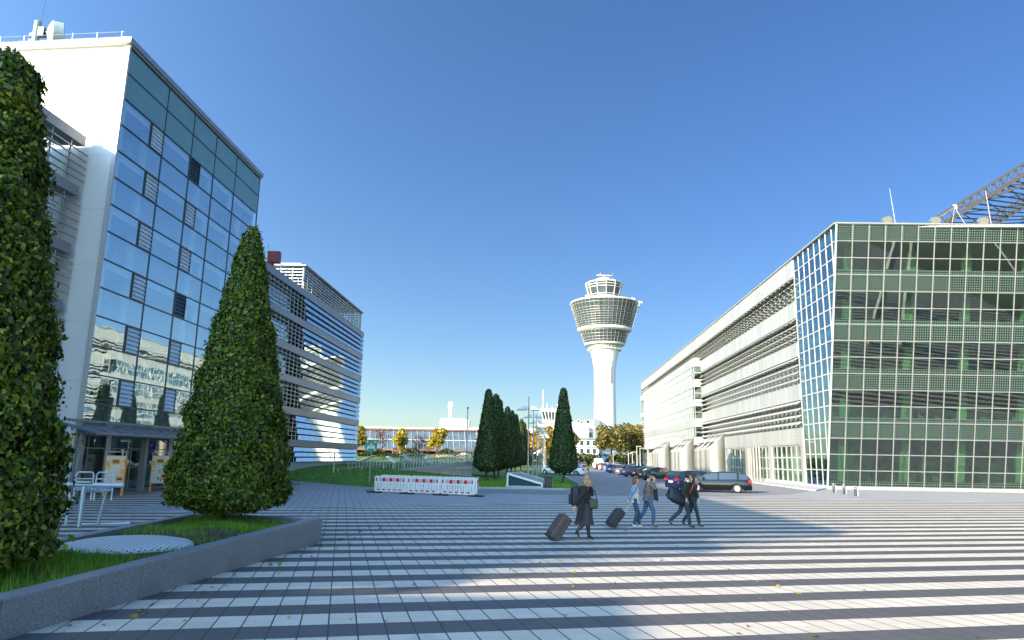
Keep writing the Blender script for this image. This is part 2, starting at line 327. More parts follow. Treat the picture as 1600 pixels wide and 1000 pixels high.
# grass bank on the left, rising to the louvred building
b=MB(); xs=[-24+.75*i for i in range(29)]; offs=[0,.6,1.5,3,5,8,11,16,24,36,50,70,95]
def edge_y(x): return 60+(-18.5-x)*1.2 if x<-8.9 else 48.2+(x+8.9)*.6
for o in offs:
    for x in xs:
        A=min(1,max(.06,(-3.5-x)/9.0)); b.v.append((x-(o*.35 if x<-20 else 0),edge_y(x)+o,.05+A*1.15*(1-math.exp(-o/7))))
for j in range(len(offs)-1):
    for i in range(len(xs)-1): k=j*29+i; b.f.append((k,k+1,k+30,k+29)); b.mi.append(0)
b.build('grass_bank',M['turf'],smooth=True,kind='structure')
rim_of('bank_kerb',[(x,edge_y(x)-.05) for x in xs[4:22]],0,.09,.12,M['kerb'])
flat('pavement',[(24.6,58),(27.5,62.8),(27.9,64),(35.5,190),(33,190),(26,80)],.10,M['concrete'],.12)
flat('far_road',[(-60,190),(60,190),(60,204),(-60,204)],.01,M['asphalt'])
sheet('far_lawn',[-70,-40,-20,-3],[118,124,132,140],lambda x,y:1.1+.9*(y-118)/22,M['turf'])
# ---- tufts of grass (stuff)
def blades(name, pts, h, w, m, seed=1):
    r=random.Random(seed); b=MB()
    for x,y,z,s in pts:
        a=r.random()*6.28; l=r.uniform(.1,.9)*h; hh=h*s*r.uniform(.55,1.2); c,si=math.cos(a),math.sin(a); t=r.random()*6.28
        b.poly([(x-c*w,y-si*w,z-.02),(x+c*w,y+si*w,z-.02),(x+math.cos(t)*l*.5,y+math.sin(t)*l*.5,z+hh)])
    o=b.build(name,m,kind='stuff'); return o
# ================================================================== LEFT GLASS BLOCK
AZ=R_(-2.1); LO=(-21.46,35.61,0)
gb=thing('glass_office_block','tall office block with blue glass side and bright white end wall','building',LO,AZ)
RZ=[24.18,22.72,21.2,19.68,18.16,16.64,15.12,13.62,12.1,10.58,9.08,7.55,6.08,4.6,3.72]
TC=[0,4.33,7.68,10.94,14.33,18.8]; D=18.8
# end wall, slightly skewed, and rear/roof
b=MB(); sk=.068
b.hexa([(-30,30*sk,0),(-.05,.0,0),(-.05,.45,0),(-30,30*sk+.45,0),(-30,30*sk,24.35),(-.05,0,24.35),(-.05,.45,24.35),(-30,30*sk+.45,24.35)])
b.build('end_wall',M['wall'],gb)
b=MB()
for k in range(26):
    z=3+k*.82
    for dz in (0,.16): b.box(-3.6-(0.02 if dz else 0),-3.57,.243-.03,.25,z+dz,z+dz+.03)
b.build('wall_anchors',M['dsteel'],gb)
b=MB(); b.box(-30,-.3,.5+1.5,D-.02,24.0,24.3); b.box(-30,-29.7,2.6,D-.3,0,24.0); b.box(-29.9,-.3,D-.32,D-.02,0,24.0); b.build('roof_and_rear_walls',M['concrete'],gb)
b=MB(); b.bar((-30.1,30*sk-.1,24.48),(.12,-.1,24.48),.5,.3); b.build('parapet_cap',M['white'],gb)
b=MB(); b.box(-.35,.22,-.35,D+.15,24.34,24.66); b.box(-.1,.12,-.1,D+.1,24.2,24.34); b.build('roof_edge',M['steel'],gb)
b=MB(); b.path([(-30,2.0,25.25),(-.5,.1,25.25)],.018,5); b.path([(-30,2.0,24.95),(-.5,.1,24.95)],.012,5)
for i in range(21): x=-30+i*1.47; b.tube((x,-x*sk,24.6),(x,-x*sk,25.25),.018,n=5)
b.build('roof_railing',M['steel'],gb)
b=MB(); b.box(-.12,.09,-.16,.0,3.3,24.2); b.build('corner_trim',M['alw'],gb)
b=MB(); b.box(-.16,-.02,-.05,.01,.0,18.0); b.build('corner_post',M['steel'],gb)
fr=MB()
for z in RZ: fr.box(-.06,.035,0,D,z-.035,z+.035)
for k,y in enumerate(TC): fr.box(-.055,.032,y-.03,y+.03,RZ[2 if 0<k<5 else -1],24.18) if k in (0,5) else fr.box(-.055,.032,y-.03,y+.03,RZ[2],24.18)
UP=[0,2.9,4.33,7.64,9.02,10.94,14.33,18.8]; VENT=(1,3)
for r in range(2,14):
    cols = UP if r%2==0 else TC
    for y in cols[1:-1]: fr.box(-.055,.032,y-.03,y+.03,RZ[r+1],RZ[r])
fr.build('facade_frame',M['dsteel'],gb)
for r in range(14):
    cols = TC if (r<2 or r%2) else UP
    for i,(y0,y1) in enumerate(zip(cols,cols[1:])):
        z0,z1=RZ[r+1]+.035,RZ[r]-.035
        if r<2: box('opaque_panel',M['teal'],gb,-.03,0,y0+.03,y1-.03,z0,z1)
        elif r%2==0 and i in VENT:
            v=MB(); n=6
            for k in range(n):
                zz=z0+(z1-z0)*k/n; v.hexa([(-.02,y0+.06,zz),(.045,y0+.06,zz),(.045,y1-.06,zz),(-.02,y1-.06,zz),(-.05,y0+.06,zz+(z1-z0)/n*.92),(-.03,y0+.06,zz+(z1-z0)/n*.92),(-.03,y1-.06,zz+(z1-z0)/n*.92),(-.05,y1-.06,zz+(z1-z0)/n*.92)])
            vo=v.build('louvre_window',M['ventg'] if not (r,i) in ((2,3),(8,3)) else M['dsteel'],gb)
            v=MB()
            for ya in (y0+.03,y1-.07): v.box(-.05,.055,ya,ya+.045,z0,z1)
            for zz in (z0,z1-.04): v.box(-.05,.053,y0+.06,y1-.06,zz,zz+.04)
            v.build('window_frame',M['dsteel'],vo)
        else: box('window',M['gL'],gb,-.02,-.008,y0+.03,y1-.03,z0,z1)
# interior
b=MB()
for r in (2,4,6,8,10,12):
    z=RZ[r]; b.box(-8,-.25,.5,D-.3,z-.12,z+.16)
b.build('floor_slabs',M['ceil'],gb)
b=MB(); b.box(-3.2,-3,.5,D-.3,0,24); b.box(-3,-.3,D-.28,D-.2,0,24)
for y in (4.3,): b.box(-3,-1.4,y,y+.15,3.8,24)
b.build('corridor_wall',M['inter'],gb)
b=MB()
for y in (4.0,10.8,17.6): b.tube((-1.0,y,0),(-1.0,y,24),.24,n=12)
b.build('round_columns',M['ceil'],gb,smooth=True)
b=MB()
for r in (4,6,8,10,12,14):
    z=RZ[r]+.14 if r<14 else RZ[14]+.1
    for dz in (.55,1.05): b.tube((-.45,.4,z+dz),(-.45,D-.4,z+dz),.022,n=5)
    for i in range(13): b.tube((-.45,.4+i*1.5,z),(-.45,.4+i*1.5,z+1.05),.02,n=5)
b.build('inner_railings',M['white'],gb)
b=MB()
for r in (2,4,6,8,10,12): b.box(-.32,-.12,.1,D-.3,RZ[r]-.42,RZ[r]-.06)
for r in (2,4,6,8,10,12):
    for y in (4.0,10.7,14.1): b.box(-.3,-.14,y,y+.26,RZ[r+1]+.05,RZ[r]-.42)
b.build('bulkheads',M['plaster'],gb)
b=MB()
for r,y,c in ((4,.6,0),(6,.5,1),(8,.5,1),(10,.5,1),(12,1.2,1)): b.box(-2.99,-2.93,y,y+1.5,RZ[r]-1.6,RZ[r]-1.2)
b.build('wall_pictures',M['redbox'],gb)
# ground floor
for ya in (.05,6.0,12.2,18.4): box('entrance_column',M['steel'],gb,-.15,.15,ya,ya+.3,0,3.12)
b=MB()
for y in (.35,2.2,4.3,6.3,7.6,9.2,11,12.7,14.5,16.4,18.3): b.box(-.92,-.84,y-.03,y+.03,.02,3.1)
for z in (.04,2.35,3.05): b.box(-.92,-.845,.35,18.5,z-.03,z+.03)
b.build('entrance_frame',M['steel'],gb)
for y0,y1 in ((.38,2.17),(2.23,4.27),(4.33,6.27),(6.33,7.57),(7.63,9.17),(9.23,10.97),(11.03,12.67),(12.73,14.47),(14.53,16.37),(16.43,18.27)): box('entrance_window',M['gdoor'],gb,-.89,-.875,y0,y1,.07,3.0)
b=MB()
b.box(-5.8,-1,.5,D-.4,-.0,.03)
for y in (3.1,8.4,13.5): b.box(-4.5,-2.5,y,y+1.4,0,2.2)
b.build('lobby_fittings',M['dark'],gb)
# canopy
cn=MB(); cn.hexa([(-.05,-1.3,3.42),(1.75,-1.3,3.02),(1.75,D-.2,3.02),(-.05,D-.2,3.42),(-.05,-1.3,3.47),(1.75,-1.3,3.07),(1.75,D-.2,3.07),(-.05,D-.2,3.47)])
cn.build('canopy_glass',mat('canopy_sheet',(.10,.17,.24),.25,metal=.3,spec=.7),gb)
cn=MB(); cn.box(1.75,1.83,-1.35,D-.15,2.98,3.12); cn.box(.06,.2,-1.35,D-.15,3.62,3.74)
for i in range(14): y=-1.2+i*1.45; cn.bar((.0,y,3.5),(1.8,y,3.12),.06,.10); cn.bar((.1,y,3.72),(1.5,y,3.2),.03,.03); cn.box(1.35,1.43,y-.04,y+.04,3.1,3.26)
cn.build('canopy_brackets',M['beam'],gb)
# camera on the canopy
c=thing('security_camera','small white security camera on a bent arm above the entrance canopy','camera',at(193,672,40.2)); 
MB().box(-.35,.35,-.03,.03,.16,.22).box(-.03,.03,-.03,.03,-.3,.2).box(-.03,.2,-.03,.03,-.33,-.27).build('bracket',M['white'],c)
MB().box(.0,.34,-.12,.12,-.1,.16).box(.34,.40,-.07,.07,-.06,.1).build('camera_housing',M['white'],c,bevel=.02)
# ================================================================== FRONT LEFT WING
WX=at(132,222,35.3); wg=thing('louvred_office_wing','grey banded wing with horizontal slats behind the largest clipped tree, meeting the white wall','building',(WX.x-.05,35.3,0),AZ)
bands=[(18.7,18.15),(15.87,15.35),(12.74,12.2),(9.75,9.2),(6.8,6.25),(3.8,3.25)]; YL=-46
b=MB()
for z1,z0 in bands: b.box(-.35,.12,YL,0,z0,z1)
b.build('floor_bands',M['beam'],wg)
tops=[18.15,15.35,12.2,9.2,6.25,3.25]; bots=[15.87,12.74,9.75,6.8,3.8,0.1]
for zt,zb in zip(tops,bots):
    b=MB(); n=6
    for k in range(1,n): z=zb+(zt-zb)*k/n; b.box(.02,.12,YL,.35,z-.02,z+.02)
    for k in range(32): y=-.9-k*1.45; b.box(-.06,.015,y-.03,y+.03,zb,zt)
    b.build('slat_screen',M['slat'],wg)
    box('ribbon_window',M['gL'],wg,-.62,-.6,YL,-.05,zb,zt)
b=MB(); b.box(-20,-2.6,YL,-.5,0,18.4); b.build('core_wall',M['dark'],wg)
b=MB()
for z1,z0 in bands: b.box(-19.9,-.36,YL+.2,-.06,z0+.05,z1-.05)
b.build('floor_slabs',M['concrete'],wg)
b=MB()
for i in range(24): y=-.4-i*1.95; b.box(-.06,.0,y-.03,y+.03,18.7,19.75)
for z in (19.1,19.4,19.7): b.box(-.04,-.015,YL,0,z-.012,z+.012)
b.build('roof_railing',M['steel'],wg)
lw=thing('shade_caster_block','unseen grey banded block added behind the viewer to cast the shade edge on the paving','building',(-23.4,-12.9,0))  # added out of view, sized so its roof edge shades the near paving
b=MB(); b.box(-14,0,-32,0,0,13.1); b.build('wall',M['inter'],lw)
for k in range(4): box('ribbon_window',M['gtow'],lw,.01,.05,-31,-.5,1.2+k*3.05,2.9+k*3.05)
b=MB(); b.box(-14.1,.15,-32.1,.1,13.1,13.25); b.build('roof_edge',M['beam'],lw)
# ================================================================== REAR LEFT BLOCK
rb=thing('louvred_office','grey louvred office block with mirror glass slats and open roof cage beyond the glass block','building',LO,AZ)
Y0,Y1,YS=18.9,55.3,32.2
rb_b=[(17.9,17.25),(14.95,14.3),(12.1,11.45),(9.3,8.65),(6.45,5.8),(3.5,2.9)]
b=MB()
for z1,z0 in rb_b: b.box(-.5,.14,Y0,Y1,z0,z1)
b.box(-30,-.5,Y1-.4,Y1-.05,0,17.8)
b.build('floor_bands',M['beam'],rb)
b=MB(); b.box(-.6,.05,Y0,Y1,-.2,1.45); b.build('plinth',M['concrete'],rb)
tops=[17.25,14.3,11.45,8.65,5.8,2.9]; bots=[14.95,12.1,9.3,6.45,3.5,1.45]
for q,(zt,zb) in enumerate(zip(tops,bots)):
    b=MB(); n=6 if q<5 else 3
    for k in range(1,n): z=zb+(zt-zb)*k/n; b.box(.02,.12,Y0,YS,z-.025,z+.025)
    k=0; y=Y0+.6
    while y<YS+.1: b.box(-.05,.015,y-.035,y+.035,zb,zt); y+=1.05
    b.build('slat_screen',M['slat'],rb)
    box('ribbon_window',M['gL'],rb,-.75,-.73,Y0,YS,zb,zt)
    n=4 if q<5 else 3
    for k in range(n):
        za=zb+(zt-zb)*k/n; zc=zb+(zt-zb)*(k+1)/n
        b=MB(); s=.14
        ya_,yb_=YS-.9+1.4*(n-k)/n,YS-.9+1.4*(n-1-k)/n; b.hexa([(s-.03,yb_-.0,za+.05),(s,yb_,za+.05),(s,Y1+.05,za+.05),(s-.03,Y1+.05,za+.05),(.0,ya_,zc-.06),(.03,ya_,zc-.06),(.03,Y1,zc-.06),(.0,Y1,zc-.06)])
        lo=b.build('glass_louvre',M['mirror'],rb)
        b=MB(); b.box(-.02,s+.03,YS,Y1+.08,za-.0,za+.045)
        for j in range(1,12): yy=YS+(Y1-YS)*j/12; b.hexa([(s+.002,yy-.012,za+.07),(s+.008,yy-.012,za+.07),(s+.008,yy+.012,za+.07),(s+.002,yy+.012,za+.07),(.033,yy-.012,zc-.08),(.039,yy-.012,zc-.08),(.039,yy+.012,zc-.08),(.033,yy+.012,zc-.08)])
        b.build('louvre_rail',M['dsteel'],lo)
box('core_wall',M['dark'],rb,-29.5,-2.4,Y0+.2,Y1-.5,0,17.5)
b=MB()
for z1,z0 in rb_b: b.box(-29,-.51,Y0+.1,Y1-.5,z0+.05,z1-.05)
b.build('floor_slabs',M['ceil'],rb)
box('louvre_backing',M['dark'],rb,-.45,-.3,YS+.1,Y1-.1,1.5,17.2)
b=MB()
for i in range(7): y=Y0+1.6+i*1.8; z=RZ[2]; b.box(-2.6,-1.6,y,y+.8,[14.96,12.11,9.31,6.46][i%4],[16.3,13.6,10.9,7.9][i%4])
b.build('office_cupboards',M['inter'],rb)
# open roof cage
b=MB(); px0,px1,py0,py1,zt=-8.5,-.35,32.0,Y1-.1,20.45
for k in range(8):
    z=17.95+k*.31
    b.box(px0,px1,py0-.03,py0+.03,z,z+.10); b.box(px1-.03,px1+.03,py0+.03,py1,z,z+.10); b.box(px0,px1,py1-.03,py1+.03,z,z+.10)
for i in range(17): y=py0+i*(py1-py0)/16; b.box(px1-.10,px1-.035,y-.04,y+.04,17.9,zt)
for i in range(8): x=px0+i*(px1-px0)/7; b.box(x-.04,x+.04,py0+.035,py0+.1,17.9,zt); b.box(x-.04,x+.04,py1-.1,py1-.035,17.9,zt)
b.build('roof_cage',M['slat'],rb)
b=MB(); b.box(px0-.2,px1+.25,py0-.25,py1+.2,zt,zt+.14); b.box(px0+.5,px1-.5,py0+.5,py0+.9,zt+.14,zt+.5); b.build('roof_cage_plate',M['beam'],rb)
b=MB(); b.box(-6.5,-2.5,35,40,17.9,19.9); b.box(-6,-2,44,52,17.9,19.6); b.build('plant_units',M['steel'],rb)
b=MB()
for i in range(9): y=Y0+.3+i*1.6; b.tube((-.3,y,17.9),(-.3,y,18.9),.025,n=5)
for z in (18.4,18.9): b.tube((-.3,Y0,z),(-.3,YS,z),.02,n=5)
b.build('roof_railing',M['white'],rb)
q=at(423,414,58.5)
c=thing('roof_hoist','dull red metal box with thin rod on the roof edge beside the clipped tree top','roof equipment',(q.x,q.y,17.9))
MB().box(-.25,.75,-.3,.3,.35,1.35).box(-.2,.2,-.2,.2,0,.35).build('housing',M['redbox'],c,bevel=.03); MB().tube((-.35,0,0),(-.35,0,2.1),.035).build('rod',M['steel'],c)
# roof dish
q=at(55,64,37.6)
c=thing('dish_antenna_mast','thick grey green antenna mast with a round drum dish on the white wall roof','antenna',(q.x,q.y,24.5))
b=MB(); b.tube((0,0,0),(0,0,2.5),.19,n=14); b.tube((-.05,0,0),(-.05,0,.3),.3)
for z in (.6,1.1,1.5): b.box(-.34,-.05,-.1,.12,z,z+.22)
b.tube((-.3,.1,0),(-.25,.1,1.6),.04); b.build('mast',mat('mast_grey_green',(.18,.24,.22),.5),c,bevel=0)
b=MB(); b.tube((.15,0,1.85),(.75,-.05,1.8),.07); b.box(.15,.5,-.15,.15,1.55,2.1); b.build('dish_mount',M['dsteel'],c)
b=MB(); dish_m=mat('dish_grey_green',(.32,.42,.42),.4,metal=.2); b.lathe([(0,-.28),(.35,-.2),(.6,-.08),(.72,0),(.74,.02),(.74,.55),(.70,.58),(0,.60)],32)
do=b.build('dish_drum',dish_m,c,smooth=True); do.location=(.95,-.05,1.72); do.rotation_euler=Vector((.80,.58,.10)).to_track_quat('Z','Y').to_euler(); e=do.modifiers.new('e','EDGE_SPLIT')
b=MB(); b.lathe([(0,-.2),(.5,-.1),(.6,0),(.6,.4),(0,.42)],28); do=b.build('lower_dish',dish_m,c,smooth=True); do.location=(1.0,.25,.25); do.rotation_euler=Vector((.80,.58,.10)).to_track_quat('Z','Y').to_euler(); do.modifiers.new('e','EDGE_SPLIT')
q=at(151,60,37); tag(MB().tube((0,0,0),(0,0,1.0),.02).build('lightning_rod',M['steel']),'short thin lightning rod on the parapet of the white wall','rod').location=(q.x,q.y,24.6)
q=at(66,20,37.8); tag(MB().tube((0,0,0),(.15,0,3.4),.014).build('whip_antenna',M['dsteel']),'very thin whip aerial rising above the dish antenna mast','antenna').location=(q.x,q.y,26.9)
# ================================================================== RIGHT BUILDING
RO=(27.91,63.43,0); RA=R_(-3.2)
rt=thing('aluminium_office_building','long pale aluminium office building with green glass front leaning forward and sunlit louvred side','building',RO,RA)
H=22.3; OV=5.95; RW=22.05/16; CW=1.39; Z0=.25
def Fp(x,z,off=0):
    return (x, .0384*x-OV*(z-0)/H-off*.966, z-off*.258)
def fquad(b,x0,x1,z0,z1,o0,o1):
    b.hexa([Fp(x0,z0,o1),Fp(x1,z0,o1),Fp(x1,z0,o0),Fp(x0,z0,o0),Fp(x0,z1,o1),Fp(x1,z1,o1),Fp(x1,z1,o0),Fp(x0,z1,o0)])
NC=20
b=MB()
for r in range(17): z=Z0+r*RW; fquad(b,-.04,NC*CW,z-.036,z+.036,-.06,.05)
for c_ in range(NC+1):
    x=c_*CW; fquad(b,x-.036,x+.036,Z0,H,-.055,.054)
b.build('front_glazing_grid',M['frame'],rt)
for s in range(5):
    ztop=H-3*s*RW
    for c_ in range(NC):
        x0,x1=c_*CW+.04,(c_+1)*CW-.04
        b=MB(); zb=H-(3*s+3)*RW-(RW if s==4 else 0); fquad(b,x0,x1,zb+.03+(.42 if s<4 else .0),ztop-RW-.03,-.01,.01)
        w=b.build('window',M['gR'],rt)
        b=MB(); fquad(b,x0,x1,ztop-RW+.04,ztop-.04+(.46 if s else 0),-.012,.012)
        b.build('spandrel_panel',M['dots'],w)
        if s==4: b=MB(); fquad(b,x0,x1,Z0+.05,Z0+.46,.011,.02); b.build('frit_strip',M['dots'],w)
# plinth
b=MB(); b.hexa([(-.1,-.25,-.05),(NC*CW,.8,-.05),(NC*CW,1.2,-.05),(-.1,.2,-.05),(-.1,-.25,.25),(NC*CW,.8,.25),(NC*CW,1.2,.25),(-.1,.2,.25)]); b.box(-.12,.2,.21,52,-.05,.28); b.build('plinth',M['kerb'],rt)
# side glazing (plane x=0) from slanted corner to y=GE
GE=5.0
def ycor(z): return -OV*z/H
b=MB()
for r in range(17):
    z=Z0+r*RW; b.box(-.05,.05,ycor(z)+.05,GE,z-.04,z+.04)
k=0; y=GE
while y>-OV+.1:
    zmax=H; zmin=Z0
    if y<0: zmin=max(Z0,-y/OV*H)
    b.box(-.052,.048,y-.035,y+.035,zmin,zmax); y-=CW
b.bar((0,ycor(Z0),Z0),(0,ycor(H),H),.12,.12); b.build('corner_glazing_grid',M['alw'],rt)
for s in range(5):
    z1=H-3*s*RW; z0=H-(3*s+3)*RW if s<4 else Z0
    b=MB(); b.hexa([(-.01,ycor(z0)+.05,z0),(.01,ycor(z0)+.05,z0),(.01,GE,z0),(-.01,GE,z0),(-.01,ycor(z1)+.05,z1),(.01,ycor(z1)+.05,z1),(.01,GE,z1),(-.01,GE,z1)]); b.build('corner_window',M['gS'],rt)
# interior of glazed end
b=MB()
for s in range(5):
    z=H-3*s*RW; yb=ycor(z)+.35
    b.hexa([(.15,yb,z-.95),(NC*CW,yb+1.05,z-.95),(NC*CW,14,z-.95),(.15,14,z-.95),(.15,yb-.15,z-.35),(NC*CW,yb+.9,z-.35),(NC*CW,14,z-.35),(.15,14,z-.35)])
b.build('floor_slabs',mat('office_slab',(.35,.38,.36),.8),rt)
b=MB(); b.box(.4,NC*CW,6.5,6.7,0,21.5); b.box(9.8,10,3,6.4,0,21.5); b.box(20.4,20.6,3,6.4,0,21.5); b.build('partition_walls',mat('office_partition',(.24,.27,.25),.8,var=.7,scale=.35),rt)
for cx,cy in ((2.2,2.4),(7.4,1.9),(12.3,2.1),(17.6,2.3),(23.2,2.5)):
    MB().bar((cx,cy,0),(cx+.2,cy-4.9,H-.5),.75,.3).build('green_column',M['green'],rt)
b=MB(); r=random.Random(3)
for s in range(5):
    zf=H-3*(s+1)*RW-.35 if s<4 else .1
    for i in range(12):
        x=1+i*2.2+r.random(); y=ycor(zf)+2.2+r.random(); b.box(x,x+1.4,y,y+.7,zf+.7,zf+.76); b.box(x+.3,x+.8,y+.2,y+.3,zf+.76,zf+1.15)
        if r.random()<.5: b.box(x+.2,x+.9,y+2,y+2.5,zf,zf+r.uniform(1.2,2.1))
b.build('office_furniture',mat('office_furniture',(.16,.17,.16),.6,var=.5,scale=.8),rt)
# cladding and louvred bands along the side
SE=124.5; NB=49.8; PE=112.0; PX=-1.25
lvs=[(20.5,18.0),(16.3,13.85),(12.45,9.75),(8.2,5.55)]
clad=[(22.3,20.5),(18.0,16.3),(13.85,12.45),(9.75,8.2),(5.55,3.95)]
for q,(z1,z0) in enumerate(clad):
    box('cladding_band',M['panel'],rt,-.10,.05,GE+.05,NB,z0,z1) if q else box('cladding_band',M['panel'],rt,-.10,.05,GE+.05,SE,z0,z1)
for q,(z1,z0) in enumerate(lvs):
    ye = SE if q==0 else NB
    wv=box('ribbon_window',M['gS'],rt,.72,.74,GE+.1,ye,z0,z1)
    b=MB(); y=GE+CW
    while y<ye: b.box(.66,.71,y-.04,y+.04,z0,z1); y+=CW
    b.box(.66,.715,GE,ye,(z0+z1)/2-.04,(z0+z1)/2+.04); b.build('window_frame',M['alw'],wv)
    b=MB(); n=4
    for k in range(n):
        z=z0+(z1-z0)*(k+.55)/n
        b.hexa([(-.42,GE+.1,z-.05),(-.39,GE+.1,z-.08),(-.39,ye,z-.08),(-.42,ye,z-.05),(-.02,GE+.1,z+.22),(.0,GE+.1,z+.19),(.0,ye,z+.19),(-.02,ye,z+.22)])
    y=GE+.8
    while y<ye:
        for k in range(n):
            z=z0+(z1-z0)*(k+.55)/n; b.bar((-.40,y,z-.12),(.6,y,z+.12),.05,.10)
        y+=CW
    b.build('sun_louvre',M['alw'],rt)
    box('window_recess',M['inter'],rt,.9,1.0,GE+.1,ye,z0,z1)
# protruding box beyond the notch
cb=[(18.6,17.2),(15.1,13.85),(11.9,10.8),(8.85,7.5)]
for z1,z0 in cb: box('cladding_band',M['panel'],rt,PX,.0,NB,PE,z0,z1)
for q,(z1,z0) in enumerate(((17.2,15.1),(13.85,11.9),(10.8,8.85),(7.5,5.9))):
    w=box('ribbon_window',M['gS'],rt,PX+.1,PX+.12,NB+1.3,PE-.1,z0,z1)
    b=MB(); y=NB+1.39
    while y<PE: b.box(PX,PX+.09,y-.035,y+.035,z0,z1); y+=1.39
    b.box(PX-.003,PX+.095,NB+1.3,PE-.1,(z0+z1)/2-.05,(z0+z1)/2+.05); b.build('window_frame',M['alw'],w)
    w=box('return_window',M['gR'],rt,PX+.1,-.05,NB+.05,NB+.07,z0,z1)
    b=MB(); b.box(PX,PX+.08,NB-.01,NB+.1,z0,z1).box(-.08,0,NB-.01,NB+.1,z0,z1).box(PX+.08,-.08,NB-.005,NB+.1,(z0+z1)/2-.04,(z0+z1)/2+.04); b.build('window_frame',M['alw'],w)
    box('window_recess',M['dark'],rt,PX+.9,PX+1.0,NB+.3,PE-.2,z0,z1)
box('soffit_band',M['alw'],rt,PX,.3,NB-.0,PE,4.7,5.9)
# last bay with louvres
for q,(z1,z0) in enumerate(((17.2,14.0),(13.0,10.0),(9.0,5.9))):
    b=MB()
    for k in range(6): z=z0+(z1-z0)*k/6; b.box(-.45,-.1,PE+.1,SE,z,z+.12)
    b.build('sun_louvre',M['alw'],rt)
box('end_wall',M['alw'],rt,.0,.3,PE,SE,4.7,20.4)
for (z1,z0) in ((18.6,17.2),(14.0,13.0),(10.0,9.0)): box('cladding_band',M['panel'],rt,-.5,-.02,PE+.1,SE,z0,z1)
# ground floor bays
pil=[(5.0,5.9),(15.2,16.1),(24.5,25.9),(33.8,34.8),(43,44),(52,53),(61,62),(70,71),(79,80),(88,89),(97,98),(106,107),(115,116),(123.5,124.5)]
for y0,y1 in pil: box('pilaster',M['panel'],rt,-.1,.25,y0,y1,0.28 if y0<52 else 0,3.95 if y0<49 else 4.7)
for (a0,a1),(c0,c1) in zip(pil,pil[1:]):
    w=box('bay_window',M['gR'],rt,.1,.12,a1,c0,.3,3.93)
    b=MB(); n=6
    for i in range(n+1): y=a1+.04+(c0-a1-.08)*i/n; b.box(.02,.09,y-.06,y+.06,.28,3.93)
    for z in (.34,1.5,2.7,3.88): b.box(.02,.085,a1,c0,z-.06,z+.06)
    b.build('window_frame',M['alw'],w)
box('lobby_back_wall',mat('lobby_green',(.07,.13,.09),.8,var=.5,scale=.3),rt,2.6,2.8,.5,124,0,4.6)
b=MB(); b.box(1.2,40,10,SE,0,22.0); b.build('building_core',M['inter'],rt)
b=MB(); b.box(.02,NC*CW,-OV+.3,12,22.12,22.26); b.box(.02,45,11,SE,22.02,22.26); b.build('roof_slab',M['concrete'],rt)
b=MB(); b.bar((-.1,-OV,22.36),(-.1,SE,22.36),.24,.14); b.bar((-.1,-OV-.02,22.36),(NC*CW,-OV+1.06,22.36),.24,.12); b.build('parapet_cap',M['frame'],rt)
# steel flues in front of the side wall
def silo(Y,k,lab):
    x=24.75+(Y-87)*.062; t=thing('ventilation_flue',lab,'flue',(x,Y,0),RA,'brushed steel flues along the pale office building')
    b=MB(); n=36; r=1.2; z0=0
    ring=[]; 
    for i in range(n):
        a=2*math.pi*i/n; X=r*math.cos(a); Yy=r*math.sin(a); ring.append((X,Yy,4.5+X*.85))
    for i in range(n):
        p,q=ring[i],ring[(i+1)%n]; b.poly([(p[0],p[1],0),(q[0],q[1],0),q,p])
    b.build('flue_body',M['inox'],t,smooth=True)
    b=MB()
    for i in range(n):
        p,q=ring[i],ring[(i+1)%n]; s=.9
        b.poly([p,q,(q[0]*s,q[1]*s,q[2]-.02),(p[0]*s,p[1]*s,p[2]-.02)]); b.poly([(p[0],p[1],p[2]+.10),(q[0],q[1],q[2]+.10),(q[0]*1.0,q[1]*1.0,q[2]),(p[0],p[1],p[2])]); b.poly([(p[0],p[1],p[2]+.10),(q[0],q[1],q[2]+.10),(q[0]*.93,q[1]*.93,q[2]+.10),(p[0]*.93,p[1]*.93,p[2]+.10)][::-1])
    b.build('flue_rim',M['alw'],t)
    b=MB(); b.poly([(p[0]*.9,p[1]*.9,p[2]-.3) for p in ring]); 
    for i in range(7): y=-.85+i*.28; b.box(-.8,.9,y-.03,y+.03,4.4,4.45)
    b.build('flue_grille',M['dark'],t)
wordg=['nearest','middle','farthest']; wordh=['first','second','third']
for gI,(Yg,cnt) in enumerate(((86.4,3),(105.5,3),(127,3))):
    for k in range(cnt): silo(Yg+k*3.1,k,f'slant topped brushed steel flue, {wordh[k]} in the {wordg[gI]} cluster of three by the side wall')
for i in range(4):
    Y=81.5+i*1.15; c=MB().tube((0,0,0),(0,0,3.9),.14,n=10).box(-.05,.3,-.05,.05,3.3,3.4)
    o=c.build('steel_pipe',M['inox'],smooth=False); o.location=(28.35+(Y-81)*.056,Y,0)
    tag(o,f'thin vertical steel pipe against the side wall, number {["one","two","three","four"][i]} from the nearest end','pipe','thin vertical pipes beside the flues')
